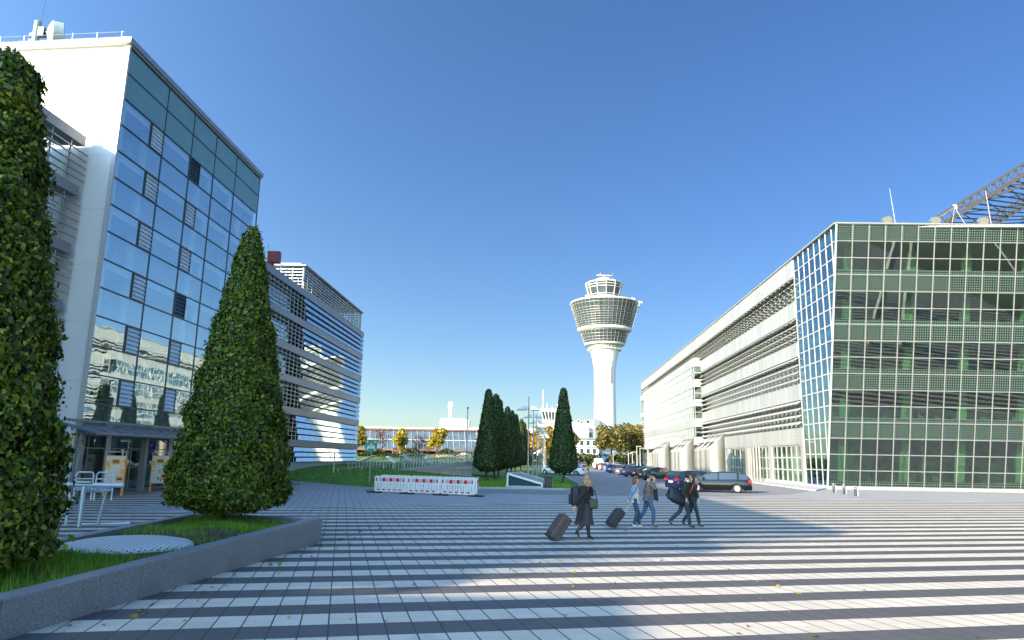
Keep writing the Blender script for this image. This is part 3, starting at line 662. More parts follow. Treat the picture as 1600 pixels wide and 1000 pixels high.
# roof things
for i,(px,py) in enumerate(((1385,346),(1460,348),(1535,348))):
    q=at(px,py,57.9-i*.1); c=thing('roof_floodlight',['grey round floodlight on the roof edge beside the thin mast','grey round floodlight where the steel truss meets the roof edge','grey round floodlight on the roof edge under the truss'][i],'floodlight',(q.x,q.y,22.45),0,'round floodlights on the roof edge')
    b=MB(); b.box(-.12,.12,-.1,.1,0,.3); b.tube((0,.25,.5),(0,-.25,.25),.28,.42,n=20); b.build('lamp_housing',M['beam'],c,smooth=False)
    b=MB(); b.tube((0,-.25,.25),(0,-.27,.24),.36,.36,n=20); b.build('lens',mat('flood_lens',(.22,.21,.18),.15,spec=.8),c)
q=at(1399,346,59); c=thing('roof_mast','thin white whip mast on the roof of the green glass front','mast',(q.x,q.y,22.3))
MB().tube((0,0,0),(-.05,0,1.2),.07,.05).build('mast_base',M['beam'],c); MB().tube((-.05,0,1.2),(-.25,0,3.9),.025,.012).build('whip',M['alw'],c)
# tent roof truss
tr=thing('roof_truss','big dark sloping steel lattice roof behind the green glass front','roof truss',(52,80,22))
TO=Vector((52,80,22)); b=MB(); b2=MB(); b3=MB()
A0,A1=at(1466,355,80)-TO,at(1720,198,80)-TO; B0,B1=at(1545,356,96)-TO,at(1760,226,96)-TO; C0,C1=at(1600,352,112)-TO,at(1790,250,112)-TO
up=Vector((-.5,0,.85)); tm=mat('truss_steel',(.045,.044,.046),.6,metal=.0)
for P,Q in ((A0,A1),(B0,B1),(C0,C1)):
    MB().bar(P,Q,.30,.45).build('main_beam',tm,tr); MB().bar(P+up*1.1,Q+up*1.1,.26,.3).build('upper_chord',tm,tr)
n=22
for i in range(n+1):
    t=i/n; a=A0.lerp(A1,t); bb=B0.lerp(B1,t); c_=C0.lerp(C1,t)
    b2.bar(a,bb,.10,.18); b2.bar(bb,c_,.10,.16); b2.bar(a,a+up*1.1,.1,.1); b2.bar(bb,bb+up*1.1,.1,.1)
    if i<n:
        a2=A0.lerp(A1,(i+1)/n); bb2=B0.lerp(B1,(i+1)/n)
        b2.bar(a,a2+up*1.1,.08,.08); b2.bar(bb,bb2+up*1.1,.08,.08)
        if i%3==0: b2.bar(a,B0.lerp(B1,min(1,(i+3)/n)),.09,.09); b2.bar(B0.lerp(B1,t),A0.lerp(A1,min(1,(i+3)/n)),.09,.09)
L0,L1=at(1492,326,80)-TO,at(1720,250,80)-TO
b.bar(L0,L1,.2,.25)
for i in range(1,9): t=i/9; P=L0.lerp(L1,t); Q=A0.lerp(A1,.2+.8*t*.98); b2.bar(P,Vector((P.x-.1,P.y,Q.z-.1)),.14,.14)
b.build('lower_beam',tm,tr); b2.build('lattice_members',tm,tr)
b=MB(); b.poly([B0+Vector((3,0,-.1)),B1+Vector((3,0,-.1)),C1,C0]); b.build('roof_glazing',glass('roof_sheet_glass',(.5,.6,.62),refl=.2),tr)
b=MB(); nd=at(1492,324,80)-TO
for px,py in ((1487,352),(1509,352),(1449,351)): b.tube(nd,at(px,py,76)-TO,.045,n=6)
b.tube(at(1540,298,80)-TO,at(1549,352,76)-TO,.05,n=6); b.build('tie_rods',mat('pale_rod',(.30,.24,.23),.5),tr)
MB().box(-.16,.16,-.16,.16,-.25,.3).xform(Matrix.Translation(nd)).build('node_casting',M['white'],tr)
# bollards
for i,(px,py) in enumerate(((1303,770.5),(1319,772.5),(1337,775.5))):
    q=[(24.93,55.57),(24.55,53.06),(24.07,50.32)][i]
    c=thing('bollard',['short steel bollard farthest from the viewer near the glass corner','middle short steel bollard of three near the glass corner','short steel bollard nearest the viewer in front of the green glass'][i],'bollard',(q[0],q[1],0),0,'short steel bollards at the glass corner')
    MB().tube((0,0,0),(0,0,.62),.085,n=14).build('post',M['dsteel'],c,smooth=False); b=MB(); b.tube((0,0,.62),(0,0,.7),.10,n=14); b.tube((0,0,.5),(0,0,.55),.09,n=14); b.build('cap',M['steel'],c)
    MB().tube((.17,0,0),(.17,0,.60),.05,n=8).build('side_post',M['steel'],c)
# ================================================================== TOWER
def ribs(b,r0,z0,r1,z1,n,w,zs=()):
    for i in range(n):
        a=2*math.pi*i/n; b.bar((r0*math.cos(a),r0*math.sin(a),z0),(r1*math.cos(a),r1*math.sin(a),z1),w,w)
    for z in zs:
        t=(z-z0)/(z1-z0); r=r0+(r1-r0)*t
        for i in range(n):
            a=2*math.pi*i/n; a2=2*math.pi*(i+1)/n; b.bar((r*math.cos(a),r*math.sin(a),z),(r*math.cos(a2),r*math.sin(a2),z),w,w*.9)
tw=thing('control_tower','tall white airport control tower with two tiered glass drum and small cab on top','control tower',(36.7,275,0))
b=MB(); b.lathe([(5.0,0),(4.35,4),(4.1,30),(4.2,37),(4.7,40),(5.3,43),(5.7,44)],48); b.build('shaft',M['white'],tw,smooth=True)
for a in (R_(-120),R_(-60)):
    b=MB()
    for i in range(14): z=31+i*.62; r=4.2+(.0 if z<37 else (z-37)*.13); b.bar((r*math.cos(a),r*math.sin(a),z),(r*math.cos(a),r*math.sin(a),z+.42),.55,.12)
    b.build('shaft_slots',M['dark'],tw)
b=MB(); b.lathe([(5.9,44),(6.2,44.3),(6.2,44.7),(5.8,45),(5.8,46.2)],40); ribs(b,6.2,44.6,6.4,46.1,30,.12); 
for i in range(30): a=i*.2094; b.box(6.6*math.cos(a)-.2,6.6*math.cos(a)+.2,6.6*math.sin(a)-.2,6.6*math.sin(a)+.2,44.1,44.5)
b.build('collar_gallery',M['alw'],tw)
b=MB(); b.lathe([(5.5,46),(7.8,46.1),(8.1,46.7)],48); b.lathe([(9.6,51.3),(10.6,51.8),(10.7,52.6),(10.2,52.8)],48); b.lathe([(13.5,62.6),(13.7,62.9),(13.4,63.2),(10.5,63.6),(6.2,64.5),(6.1,65.4)],48); b.build('ring_slabs',M['white'],tw,smooth=True).modifiers.new('e','EDGE_SPLIT')
b=MB(); b.lathe([(7.9,46.7),(9.35,51.4)],40); b.build('lower_drum_glass',M['gtow'],tw)
b=MB(); b.lathe([(10.3,52.7),(13.35,62.6)],44); b.build('upper_drum_glass',M['gtow'],tw)
b=MB(); ribs(b,8.0,46.7,9.42,51.4,36,.12,(47.6,48.7,49.9,51.2)); b.build('lower_drum_frame',M['frame'],tw)
b=MB(); ribs(b,10.4,52.7,13.42,62.6,44,.11,(53.3,54.2,55.1,56.0,56.9,57.8,58.7,59.7,61.5)); b.build('upper_drum_frame',M['frame'],tw)
b=MB(); b.lathe([(6.0,65.4),(7.35,70.9)],12); b.build('cab_glass',M['gtow'],tw)
b=MB(); ribs(b,6.1,65.4,7.45,70.9,12,.3,(66.1,69.0,70.0)); b.lathe([(7.5,70.8),(7.6,71.2),(7.0,71.6),(3.8,71.9),(3.4,73),(2.6,73.3),(0,73.4)],12); b.build('cab_frame_and_roof',M['alw'],tw)
b=MB(); r=random.Random(5)
for i in range(26): a=r.random()*6.28; rr=r.uniform(7.5,12.5); h=r.uniform(.4,1.2); x,y=rr*math.cos(a),rr*math.sin(a); b.box(x-.3,x+.3,y-.3,y+.3,63.1,63.6+h)
b.build('roof_equipment',M['white'],tw)
b=MB(); b.box(12.4,14.2,-1.0,1.0,61.2,63.4); b.box(12.8,15.0,-.7,.7,62.6,63.2)
for i in range(8): r1=13.2-i*.33; b.bar((r1+.5,-.8,62-i*1.2),(r1+.15,-.8,60.8-i*1.2),.12,.12); b.bar((r1+.5,.8,62-i*1.2),(r1+.15,.8,60.8-i*1.2),.12,.12); b.bar((r1+.3,-.8,61.4-i*1.2),(r1+.3,.8,61.4-i*1.2),.12,.12)
b.build('service_hoist',M['alw'],tw).rotation_euler=(0,0,R_(-14))
b=MB(); b.tube((0,0,73.3),(0,0,74.5),.35); b.bar((-2.9,.6,74.9),(2.9,-.6,74.5),.35,.45); b.tube((-1.3,1,73),(-1.4,1,76.4),.07); b.tube((3.5,0,72),(3.5,0,76),.05); b.build('radar_bar',mat('radar_dull_red',(.35,.2,.18),.6),tw)
b=MB(); b.box(-4.9,-3,-7,-3,0,17); b.box(-7,-4,-6,-2,0,9)
for i in range(6): b.box(-7.05,-2.95,-7.1,-6.9,i*2.7+1.2,i*2.7+1.5)
b.build('stair_cage',M['beam'],tw)
# second control building
cb_=thing('old_control_building','white low control building with a small flared glass cab among the lamp posts','building',(18.5,330,0))
b=MB(); b.box(-6,8.5,-6,10,-2,18.2); b.box(-40,20,4,20,-2,15.5); b.box(-3.5,5.5,-5.9,4,18.2,19.2); b.build('wall',M['white'],cb_)
b=MB(); b.hexa([(-3.2,-5.5,19.2),(5.2,-5.5,19.2),(5.2,3,19.2),(-3.2,3,19.2),(-4.4,-6.7,22.8),(6.4,-6.7,22.8),(6.4,4,22.8),(-4.4,4,22.8)]); b.build('cab_glass',M['gtow'],cb_)
b=MB(); b.box(-4.9,6.9,-7.2,4.4,22.8,24.2)
for i in range(8): t=i/7; b.bar((-3.2+8.4*t,-5.55,19.2),(-4.4+10.8*t,-6.8,22.8),.3,.3)
for i in range(5): b.tube((-4+i*2.3,-6,24.2),(-4+i*2.3,-6,25.4+(i%2)*1.2),.12,n=6)
b.tube((-3.6,-5,24),(-3.6,-5,33),.12,n=6); b.build('cab_roof_and_frame',M['white'],cb_)
b=MB()
for r0 in range(4):
    for i in range(26): x=-38+i*2.2; b.box(x,x+1.2,3.9,3.99,2+r0*3.4,3.6+r0*3.4)
b.build('window_rows',M['gtow'],cb_,kind='stuff')
tb=thing('terminal_block','white and grey block buildings with roof clutter beside the tower shaft','building',(30,300,0))
b=MB(); b.box(-4.8,-.5,0,14,0,17.2); b.box(-1,10,8,20,0,17.5); b.build('wall',M['white'],tb)
MB().box(-.45,3.2,-.2,7.9,7.5,16.2).build('grey_panel',mat('pale_blue_cladding',(.30,.36,.42),.5),tb)
MB().box(3.3,7,1,7.9,7.5,13.2).build('dark_panel',mat('slate_glass',(.07,.09,.11),.3),tb)
b=MB(); r=random.Random(8)
for i in range(26): x=r.uniform(-2,9); b.box(x,x+r.uniform(.2,1.2),8,9,17.4,17.8+r.random()*1.3)
b.build('roof_clutter',M['alw'],tb)
lb=thing('long_low_terminal','low white terminal wing with rows of small windows at the end of the road','building',(24,262,0))
b=MB(); b.box(-6,8.6,0,10,0,9.2); b.build('wall',M['white'],lb)
for r0 in range(3):
    for i in range(6): w=MB().box(-5.2+i*2.3,-4+i*2.3,-.12,-.02,1.2+r0*2.9,2.9+r0*2.9).build('window',M['gtow'],lb)
b=MB(); b.box(-6.3,8.9,-.6,.2,9.2,9.8)
for r0 in range(3): b.box(-6.2,8.8,-.35,-.13,.5+r0*2.9,.8+r0*2.9)
b.build('ledges',M['beam'],lb)
# ================================================================== FAR TERMINAL ON THE LEFT
ft=thing('glazed_pier_terminal','long low terminal with sloping glass roof, rust coloured edge and white roof box','building',(-6.6,150,0))
b=MB(); b.hexa([(-60,-1.5,3.6),(0,-1.5,3.6),(0,8,3.6),(-60,8,3.6),(-60,1.6,7.5),(-.6,1.6,7.5),(-.6,8,7.5),(-60,8,7.5)]); b.build('sloping_glass',mat('slope_glass_blue',(.06,.09,.12),.4,metal=.0,var=.4,scale=.35),ft)
b=MB()
for i in range(48): x=-.6-i*1.25; b.bar((x+.7,-1.6,3.6),(x,1.5,7.5),.05 if i%2 else .11,.08)
b.bar((-60,-.1,5.5),(-.2,-.1,5.5),.14,.14); b.build('glazing_bars',M['alw'],ft)
b=MB(); b.box(-60,-.3,1.2,8.4,7.5,7.85); b.box(-60,.2,-1.7,-1.3,3.2,3.6); b.build('rust_edge',M['rust'],ft)
b=MB(); b.box(-60,-.3,2,9,7.85,8.1); b.build('roof_strip',M['white'],ft)
box('white_roof_box',M['white'],ft,-8.4,-3.2,2.5,8,8.1,10.2); box('roof_box_side',M['alw'],ft,-3.15,-2.2,2.6,8,8.1,10.0)
box('dark_soffit_wall',M['dark'],ft,-60,-.5,1.5,6,-.2,3.3)
for i in range(12): x=-3.0-i*4.6; MB().hexa([(x-.15,-1,0),(x+.35,-1,0),(x+.35,-.6,0),(x-.15,-.6,0),(x-.55,-1.2,3.2),(x+.55,-1.2,3.2),(x+.55,-.6,3.2),(x-.55,-.6,3.2)]).build('column',M['white'],ft)
b=MB(); b.box(-.4,2.6,1,9,0,7.0); b.build('end_stair_block',mat('stair_block_slate',(.13,.15,.18),.5,var=.4,scale=.5),ft)
b=MB(); b.box(-4,3,-1.9,-1.5,2.6,2.8)
for i in range(10): b.box(-4+i*.7,-3.9+i*.7,-1.8,-1.7,1,2.6)
b.build('gallery_rail',M['alw'],ft)
c=thing('roof_aerial','white lattice aerial on the white roof box of the low terminal','antenna',(-13.1,151,10.2)); b=MB(); b.tube((0,0,0),(0,0,3.4),.07,n=6); b.tube((.5,0,0),(.5,0,3.6),.06,n=6)
for i in range(7): b.bar((0,0,.3+i*.45),(.5,0,.55+i*.45),.04,.04)
b.build('lattice',M['white'],c); MB().box(-.2,.1,-.1,.1,2.2,3.0).box(.4,.8,-.1,.1,2.4,3.4).build('antenna_panel',M['alw'],c)
c=thing('dark_van','dark van with dull red stripe and white panel under the low terminal','van',(-24,146,1.5)); MB().box(0,4.6,0,2.2,.4,2.3).build('body',mat('bus_dark',(.04,.03,.04),.3),c,bevel=.2); MB().box(-.05,4.65,-.05,.02,1.6,1.8).build('stripe',M['redbox'],c); MB().box(1.6,2.4,-.06,-.01,.8,1.5).build('panel',M['white'],c)
for x in (.9,3.7): MB().tube((x,-.1,.45),(x,.3,.45),.45,n=16).build('wheel',M['tyre'],c)
# ================================================================== TREES
def leaf_mesh(name, P, Nrm, size, asp, seed):
    r=np.random.default_rng(seed); n=len(P)
    t=r.normal(size=(n,3)); t-= (t*Nrm).sum(1)[:,None]*Nrm; t/=np.linalg.norm(t,axis=1)[:,None]+1e-9
    w=np.cross(Nrm,t); s=(size*r.uniform(.5,1.45,n)*(1+.2*np.sin(P[:,2]*5+P[:,0]*4)))[:,None]; fold=Nrm*s*.18
    V=np.stack([P-t*s*.5, P+w*s*asp*.5-t*s*.05+fold, P+t*s*.55, P-w*s*asp*.5-t*s*.05+fold],1).reshape(-1,3)
    me=bpy.data.meshes.new(name); me.vertices.add(4*n); me.vertices.foreach_set('co',V.astype(np.float32).ravel())
    me.loops.add(4*n); me.loops.foreach_set('vertex_index',np.arange(4*n,dtype=np.int32)); me.polygons.add(n); me.polygons.foreach_set('loop_start',np.arange(0,4*n,4,dtype=np.int32)); me.update(calc_edges=True); return me
def cone_pts(H,Rb,zb,n,seed,shell=.8,lump=.10,top=.2,tab=None):
    r=np.random.default_rng(seed); zs=r.uniform(0,1,n*4)
    def rad(t):  # t 0 bottom..1 top
        base=top+(Rb-top)*(1-np.clip((t-.06)/.94,0,1))**.93 if tab is None else np.interp(t,tab[0],tab[1])*Rb; return base*np.clip((.45+t*7.5) if tab is None else (.55+t*14),0,1)*np.clip((1.003-t)*30,0,1)**.5
    keep=r.uniform(0,Rb,n*4)<rad(zs)+.1; zs=zs[keep][:n]; n=len(zs); a=r.uniform(0,2*np.pi,n); R=rad(zs)
    lm=1+lump*(np.sin(a*5+zs*23)*.4+np.sin(a*9-zs*41+1)*.35+np.sin(a*3+zs*60+2)*.45)*(.4+.6*r.random(n)); depth=np.where(r.random(n)<shell,r.normal(0,.035,n),-r.random(n)**1.2*.7)
    if shell<.85:
        hole=np.sin(a*4+zs*31)*np.sin(a*7-zs*19+2)+.5*np.sin(a*13+zs*67); k_=(hole<.78+.5*(1-zs))|(depth<-.15); a,zs,R,lm,depth=a[k_],zs[k_],R[k_],lm[k_],depth[k_]; n=len(a)
        sp=r.random(n)<.03; depth=np.where(sp,depth+r.uniform(.03,.14,n),depth)
    rr=R*lm*(1+depth)
    P=np.stack([rr*np.cos(a),rr*np.sin(a),zb+zs*(H-zb)],1); P+=r.normal(0,.03,(n,3))
    Nm=np.stack([np.cos(a),np.sin(a),np.full(n,.25)],1)+r.normal(0,.55,(n,3)); Nm/=np.linalg.norm(Nm,axis=1)[:,None]; return P,Nm
def trunk_mb(h,r0,nl,spread,seed,zl=.5,twig=True):
    r=random.Random(seed); b=MB(); pts=[(0,0,-.3)]+[(r.uniform(-.05,.05)*k,r.uniform(-.05,.05)*k,h*k/5) for k in range(1,6)]
    for i,(p,q) in enumerate(zip(pts,pts[1:])): b.tube(p,q,r0*(1-i*.17),r0*(1-(i+1)*.17),n=9)
    for k in range(nl):
        a=r.random()*6.28; z=zl+(h*.85-zl)*k/nl; L=spread*(1-.7*k/nl)*r.uniform(.6,1); x,y=math.cos(a)*L,math.sin(a)*L; m_=(x*.5,y*.5,z+L*.35); b.tube((0,0,z),m_,r0*.35,r0*.22,n=6,caps=False); b.tube(m_,(x,y,z+L*.95),r0*.22,r0*.08,n=5,caps=False)
        if twig:
            for q in range(3): aa=a+r.uniform(-.9,.9); b.tube(m_,(m_[0]+math.cos(aa)*L*.5,m_[1]+math.sin(aa)*L*.5,m_[2]+r.uniform(.1,.5)),r0*.12,r0*.04,n=4,caps=False)
    return b
def mesh_obj(name,me,m,parent): 
    if not me.materials: me.materials.append(m)
    o=link(bpy.data.objects.new(name,me)); o.parent=parent; return o
TAB=([0,.03,.07,.2,.425,.65,.885,1],[.80,1.0,1.08,.98,.74,.50,.25,.10])
P,Nm=cone_pts(7.5,1.36,.28,78000,1,lump=.13,tab=TAB); hb1=leaf_mesh('crown',P,Nm,.092,.6,2)
P,Nm=cone_pts(7.55,1.42,.28,78000,11,lump=.15,tab=([0,.03,.07,.2,.425,.65,.885,1],[.80,1.0,1.06,.98,.76,.56,.37,.26])); hb2=leaf_mesh('crown',P,Nm,.092,.6,12)
tmesh=trunk_mb(7,.13,26,1.35,4,.35).build('trunk',M['bark']); tm_=tmesh.data; bpy.data.objects.remove(tmesh)
def horn(x,y,z,me,lab,s=1,rz=0):
    t=thing('clipped_hornbeam',lab,'tree',(x,y,z),rz,'clipped cone trees in the stone planter'); t.scale=(s*.92,s*.92,s); mesh_obj('crown',me,M['leaf'],t); mesh_obj('trunk',tm_,M['bark'],t); return t
horn(-7.5,9.5,.38,hb2,'largest clipped cone tree, hanging over the round vent cover in the stone planter',1.0,1.1)
horn(-7.1,18.4,.5,hb1,'tall leafy clipped cone tree near the end of the stone planter',1.035,0)
# far clipped yews
def yew_mesh(seed,n=15000):
    P,Nm=cone_pts(8.4,1.25,.9,n,seed,shell=.9,lump=.035,top=.2); k=leaf_mesh('crown',P,Nm,.15,.75,seed+1); return k
ym=[yew_mesh(31),yew_mesh(41)]
b=MB(); prof=[(.05,1.15),(.65,1.25),(1.05,1.7)]; b.lathe(prof+[(1.05-(1.05-.1)*t,1.7+t*6.3) for t in (.25,.5,.75,1)]+[(0,8.1)],20); co_=b.build('c',M['leafd'],smooth=True); core=co_.data; bpy.data.objects.remove(co_)
tk=trunk_mb(2.0,.13,6,.8,9,.8,False).build('t',M['bark']); tkm=tk.data; bpy.data.objects.remove(tk)
def yew(x,y,lab,i,s=1,z=.06,m='leafd'):
    t=thing('clipped_cone_tree',lab,'tree',(x,y,z),i*1.3,'clipped cone trees on the median lawn'); t.scale=(s,s,s)
    me=ym[i%2]
    c=mesh_obj('crown',me,M['leafd'],t); k=mesh_obj('inner_foliage',core,M['leafd'],c); mesh_obj('trunk',tkm,M['bark'],t); return t
for i,(x,y,s,l) in enumerate([(-2.05,66,1.0,'nearest and tallest looking dark cone tree of the row beside the red and white barriers'),(-1.45,71,1.0,'second dark cone tree in the row, merging with the nearest one'),(-1.2,77.5,1.0,'third cone tree in the row, only its thin top showing'),(-.35,88.5,1.0,'fourth dark cone tree of the row, first of its lower looking group'),(.25,96,1.0,'fifth dark cone tree of the row beside the lamp posts'),(.85,104,1.0,'sixth dark cone tree of the row beside the lamp posts'),(1.9,119,1.02,'seventh cone tree at the far end of the row, more yellow green'),(2.6,131,1.02,'last cone tree of the row, farthest along the lamp posts'),(4.75,63.6,1.0,'single dark clipped cone tree alone at the road corner of the lawn')]): yew(x,y,l,i,s)
def round_tree(name,lab,x,y,z,H,R,mk,n,seed,group,zc=.62,ls=.34,dens=1,trunk=.14):
    r=np.random.default_rng(seed); t=thing(name,lab,'tree',(x,y,z),0,group)
    K=26; cl=r.normal(size=(K,3)); cl/=np.linalg.norm(cl,axis=1)[:,None]; cl*=r.uniform(.25,.85,(K,1)); cl*=np.array([R,R,H*.36]); cl[:,2]+=H*zc
    idx=r.integers(0,K,n); rs=r.uniform(.22,.42,K)*R; d=r.normal(size=(n,3)); d/=np.linalg.norm(d,axis=1)[:,None]; P=cl[idx]+d*(rs[idx]*r.uniform(.5,1.05,n)**.5)[:,None]
    Nm=d+r.normal(0,.5,(n,3)); Nm/=np.linalg.norm(Nm,axis=1)[:,None]
    mesh_obj('crown',leaf_mesh('crown',P,Nm,ls,.8,seed),M[mk],t)
    trunk_mb(H*.8,trunk,12,R*.8,seed,H*.28).build('trunk',M['bark'],t); return t
G1='autumn trees before the long low terminal'
for a in [('yellow autumn tree at the corner of the louvred block',-27.4,128,1.3,6.7,2.3,'leaf_y',3600,51),('yellow green autumn tree with orange tips near the green sign',-19.5,128,1.4,5.6,1.9,'leaf_y',3000,52),('plain yellow autumn tree in front of the terminal near the white roof box',-13.0,128,1.4,6.1,2.0,'leaf_y',3200,53)]: round_tree('autumn_tree',*a,G1)
for a in [('nearly bare reddish tree behind the green sign',-23.2,130,1.4,6.6,2.1,'leaf_p',520,54),('small nearly bare purple tree between the two yellow trees',-16.6,131,1.4,5.0,1.7,'leaf_p',420,55),('low thin leafless tree beside the yellow tree by the roof box',-14.9,130,1.4,4.2,1.2,'leaf_p',160,56)]: round_tree('bare_tree',*a,G1,ls=.2,trunk=.10)
G2='autumn trees at the foot of the control tower'
for i,(x,y,h,R,mk,l) in enumerate([(25.2,178,11.2,5.0,'leaf_g','broad olive green autumn tree against the tower shaft'),(31.0,186,11.4,4.6,'leaf_g','olive autumn tree between the tower and the pale building'),(35.2,196,11.5,4.2,'leaf_o','orange red autumn tree beside the far corner of the pale building'),(19.5,240,13,3.6,'leaf_g','narrow green tree between the tower foot and the white wing')]): round_tree('autumn_tree',l,x,y,0,h,R,mk,5200,61+i,G2,ls=.5,trunk=.22)
G3='autumn trees behind the lamp posts'
for i,(x,y,h,R,mk,l) in enumerate([(7.6,148,9.6,3.2,'leaf_y','golden autumn tree beside the single cone tree'),(7.9,165,10.6,3.2,'leaf_o','orange topped autumn tree behind the lamp posts'),(5.0,170,9.8,2.6,'leaf_o','small orange tree between the last cone tree and the lamp posts'),(11.6,172,8.2,2.4,'leaf_g','green tree behind the parked white cars')]): round_tree('autumn_tree',l,x,y,0,h,R,mk,3800,71+i,G3,ls=.4,trunk=.16)
r=np.random.default_rng(5); n=16000; P=np.stack([r.uniform(-60,-5,n),r.uniform(138,141,n),1.9+r.random(n)*1.25+.35*np.sin(np.arange(n))],1); P[:,2]=1.7+(P[:,2]-1.7)*(.75+.35*np.sin(P[:,0]*.9)); Nm=r.normal(size=(n,3)); Nm/=np.linalg.norm(Nm,axis=1)[:,None]
tag(mesh_obj('hedge',leaf_mesh('hedge',P,Nm,.4,.8,3),M['leaf_h'],None),'long low shaggy hedge on the lawn in front of the low terminal','hedge')
r=np.random.default_rng(6); n=9000; P=np.stack([r.uniform(-60,60,n),r.uniform(205,212,n),r.random(n)*3.5],1); Nm=r.normal(size=(n,3)); Nm/=np.linalg.norm(Nm,axis=1)[:,None]
mesh_obj('shrubbery',leaf_mesh('shrubbery',P,Nm,.9,.8,3),M['leaf_h'],None)['kind']='stuff'
r=np.random.default_rng(77); n=170; P=np.stack([r.uniform(-5.0,6,n),r.uniform(8,24,n),np.zeros(n)],1); P[:70,0]=-5.2+np.abs(r.normal(0,.35,70))+.065*(P[:70,1]-8); P[:,2]=[zg(y)+.012 for y in P[:,1]]
Nm=np.stack([r.normal(0,.25,n),r.normal(0,.25,n),np.ones(n)],1); Nm/=np.linalg.norm(Nm,axis=1)[:,None]
mesh_obj('fallen_leaves',leaf_mesh('fallen_leaves',P,Nm,.075,.7,3),M['leaf_y'],None)['kind']='stuff'
# ================================================================== PLANTER
pt=thing('stone_planter','long grey granite planter wall with grass, a round vent cover and two clipped trees','planter',(-6.9,10,0))
PO=Vector((-6.9,10,0)); outer=[(-5.42,-9),(-5.40,8),(-4.72,18.55),(-8.75,20.2),(-8.6,16),(-8.35,8),(-8.2,-9)]
def pwall(p,q,zt,w,n,nm):
    for i in range(n):
        a=Vector((p[0]+(q[0]-p[0])*i/n,p[1]+(q[1]-p[1])*i/n,0)); c_=Vector((p[0]+(q[0]-p[0])*(i+1)/n,p[1]+(q[1]-p[1])*(i+1)/n,0)); d=(c_-a).normalized(); inn=Vector((-d.y,d.x,0))*w
        a2=a+d*.009; c2=c_-d*.009; b=MB(); zb=-.15
        pts=[a2,c2,c2+inn,a2+inn]; b.hexa([(v.x-PO.x,v.y-PO.y,zb) for v in pts]+[(v.x-PO.x,v.y-PO.y,zt) for v in pts]); b.build(nm,M['granite'],pt,bevel=.012)
pwall((-5.42,-9),(-5.40,8.0),.68,.3,6,'wall_stone'); pwall((-5.40,8.0),(-4.72,18.55),.66,.3,4,'wall_stone'); pwall((-4.72,18.55),(-8.75,20.2),.63,.3,2,'wall_stone'); pwall((-8.75,20.2),(-8.35,8),.60,.26,5,'wall_stone'); pwall((-8.35,8),(-8.2,-9),.62,.26,6,'wall_stone')
b=MB(); inn=[(-5.6,-9),(-5.65,8),(-5.0,18.35),(-8.5,19.9),(-8.1,8),(-7.95,-9)]; 
nx,ny=10,70
for j in range(ny+1):
    y=-9+j*27.6/ny
    xl=np.interp(y,[-9,8,20],[-7.98,-8.12,-8.52]); xr=np.interp(y,[-9,8,18.4,18.65,19.9],[-5.68,-5.66,-5.0,-5.6,-8.5])
    for i in range(nx+1):
        t=i/nx; x=xl+(xr-xl)*t; b.v.append((x-PO.x,y-PO.y,.46+.10*math.sin(math.pi*t)+.025*math.sin(x*3+y*2)+.03*math.sin(y*1.3)))
for j in range(ny):
    for i in range(nx): k=j*(nx+1)+i; b.f.append((k,k+1,k+nx+2,k+nx+1)); b.mi.append(0)
b.build('soil_bed',M['soil'],pt,smooth=True)
r=random.Random(9); pts=[]
def soilz(x,y):
    xl=np.interp(y,[-9,8,20],[-7.98,-8.12,-8.52]); xr=np.interp(y,[-9,8,18.4,18.65,19.9],[-5.68,-5.66,-5.0,-5.6,-8.5]); t=(x-xl)/(xr-xl) if xr>xl else -1
    if t<0.02 or t>.98: return None
    return .46+.10*math.sin(math.pi*t)+.025*math.sin(x*3+y*2)+.03*math.sin(y*1.3)
k=0
while k<80000:
    y=r.uniform(4,19.6); x=r.uniform(-8.6,-4.9); z=soilz(x,y)
    if z is None: k+=1; continue
    if (x+7.05)**2/1.35+(y-13.55)**2/1.35<1: k+=1; continue
    dens=1.0 if math.sin(x*2.3+y)*math.sin(y*1.7-x)>-.55 else .45
    if 12.0<y<16.4: dens=.10+.25*(math.sin(x*5)*math.sin(y*4)>.2)
    if y>16.4 and x<-7.6: dens=.5
    if r.random()<dens: pts.append((x,y,z,r.uniform(.5,1.25)*(1.25 if y<12 else 1)))
    k+=1
blades('grass',pts,.115,.006,M['grass'],4)
r=random.Random(12); pts=[]
for i in range(42000):
    y=r.uniform(52.3,72) if i%2 else 47+r.random()**1.5*26; x=r.uniform(-3.2,5.2) if i%2 else r.uniform(-22,-3)
    if i%2: z=.06
    else:
        o=y-edge_y(x)
        if o<.15: continue
        A=min(1,max(.06,(-3.5-x)/9.0)); z=.05+A*1.15*(1-math.exp(-o/7))
    pts.append((x,y,z,1))
blades('lawn_grass',pts,.11,.022,M['grass'],5)
# dome light grid in the planter
c=thing('round_vent_cover','large low round white mesh cover lying in the planter between the two trees','vent cover',(-7.0,13.55,.44))
b=MB(); b.lathe([(1.12,0),(1.12,.10),(1.05,.15),(.8,.20),(.4,.235),(0,.245)],56); 
gm=N('white_perforated_sheet'); X,Y,Z=gm.xyz(gm.tc()); rr_=gm.math('SQRT',gm.math('ADD',gm.math('MULTIPLY',X,X),gm.math('MULTIPLY',Y,Y)))
at_=gm.math('ARCTAN2',Y,X); fa=gm.math('SUBTRACT',gm.math('FRACT',gm.math('MULTIPLY',X,13)),.5); fb=gm.math('SUBTRACT',gm.math('FRACT',gm.math('MULTIPLY',Y,13)),.5)
hl=gm.math('LESS_THAN',gm.math('ADD',gm.math('POWER',fa,2),gm.math('POWER',fb,2)),.05); gm.l(gm.mix(hl,(.55,.59,.57),(.10,.12,.12)),gm.b.inputs['Base Color']); gm.b.inputs['Roughness'].default_value=.5
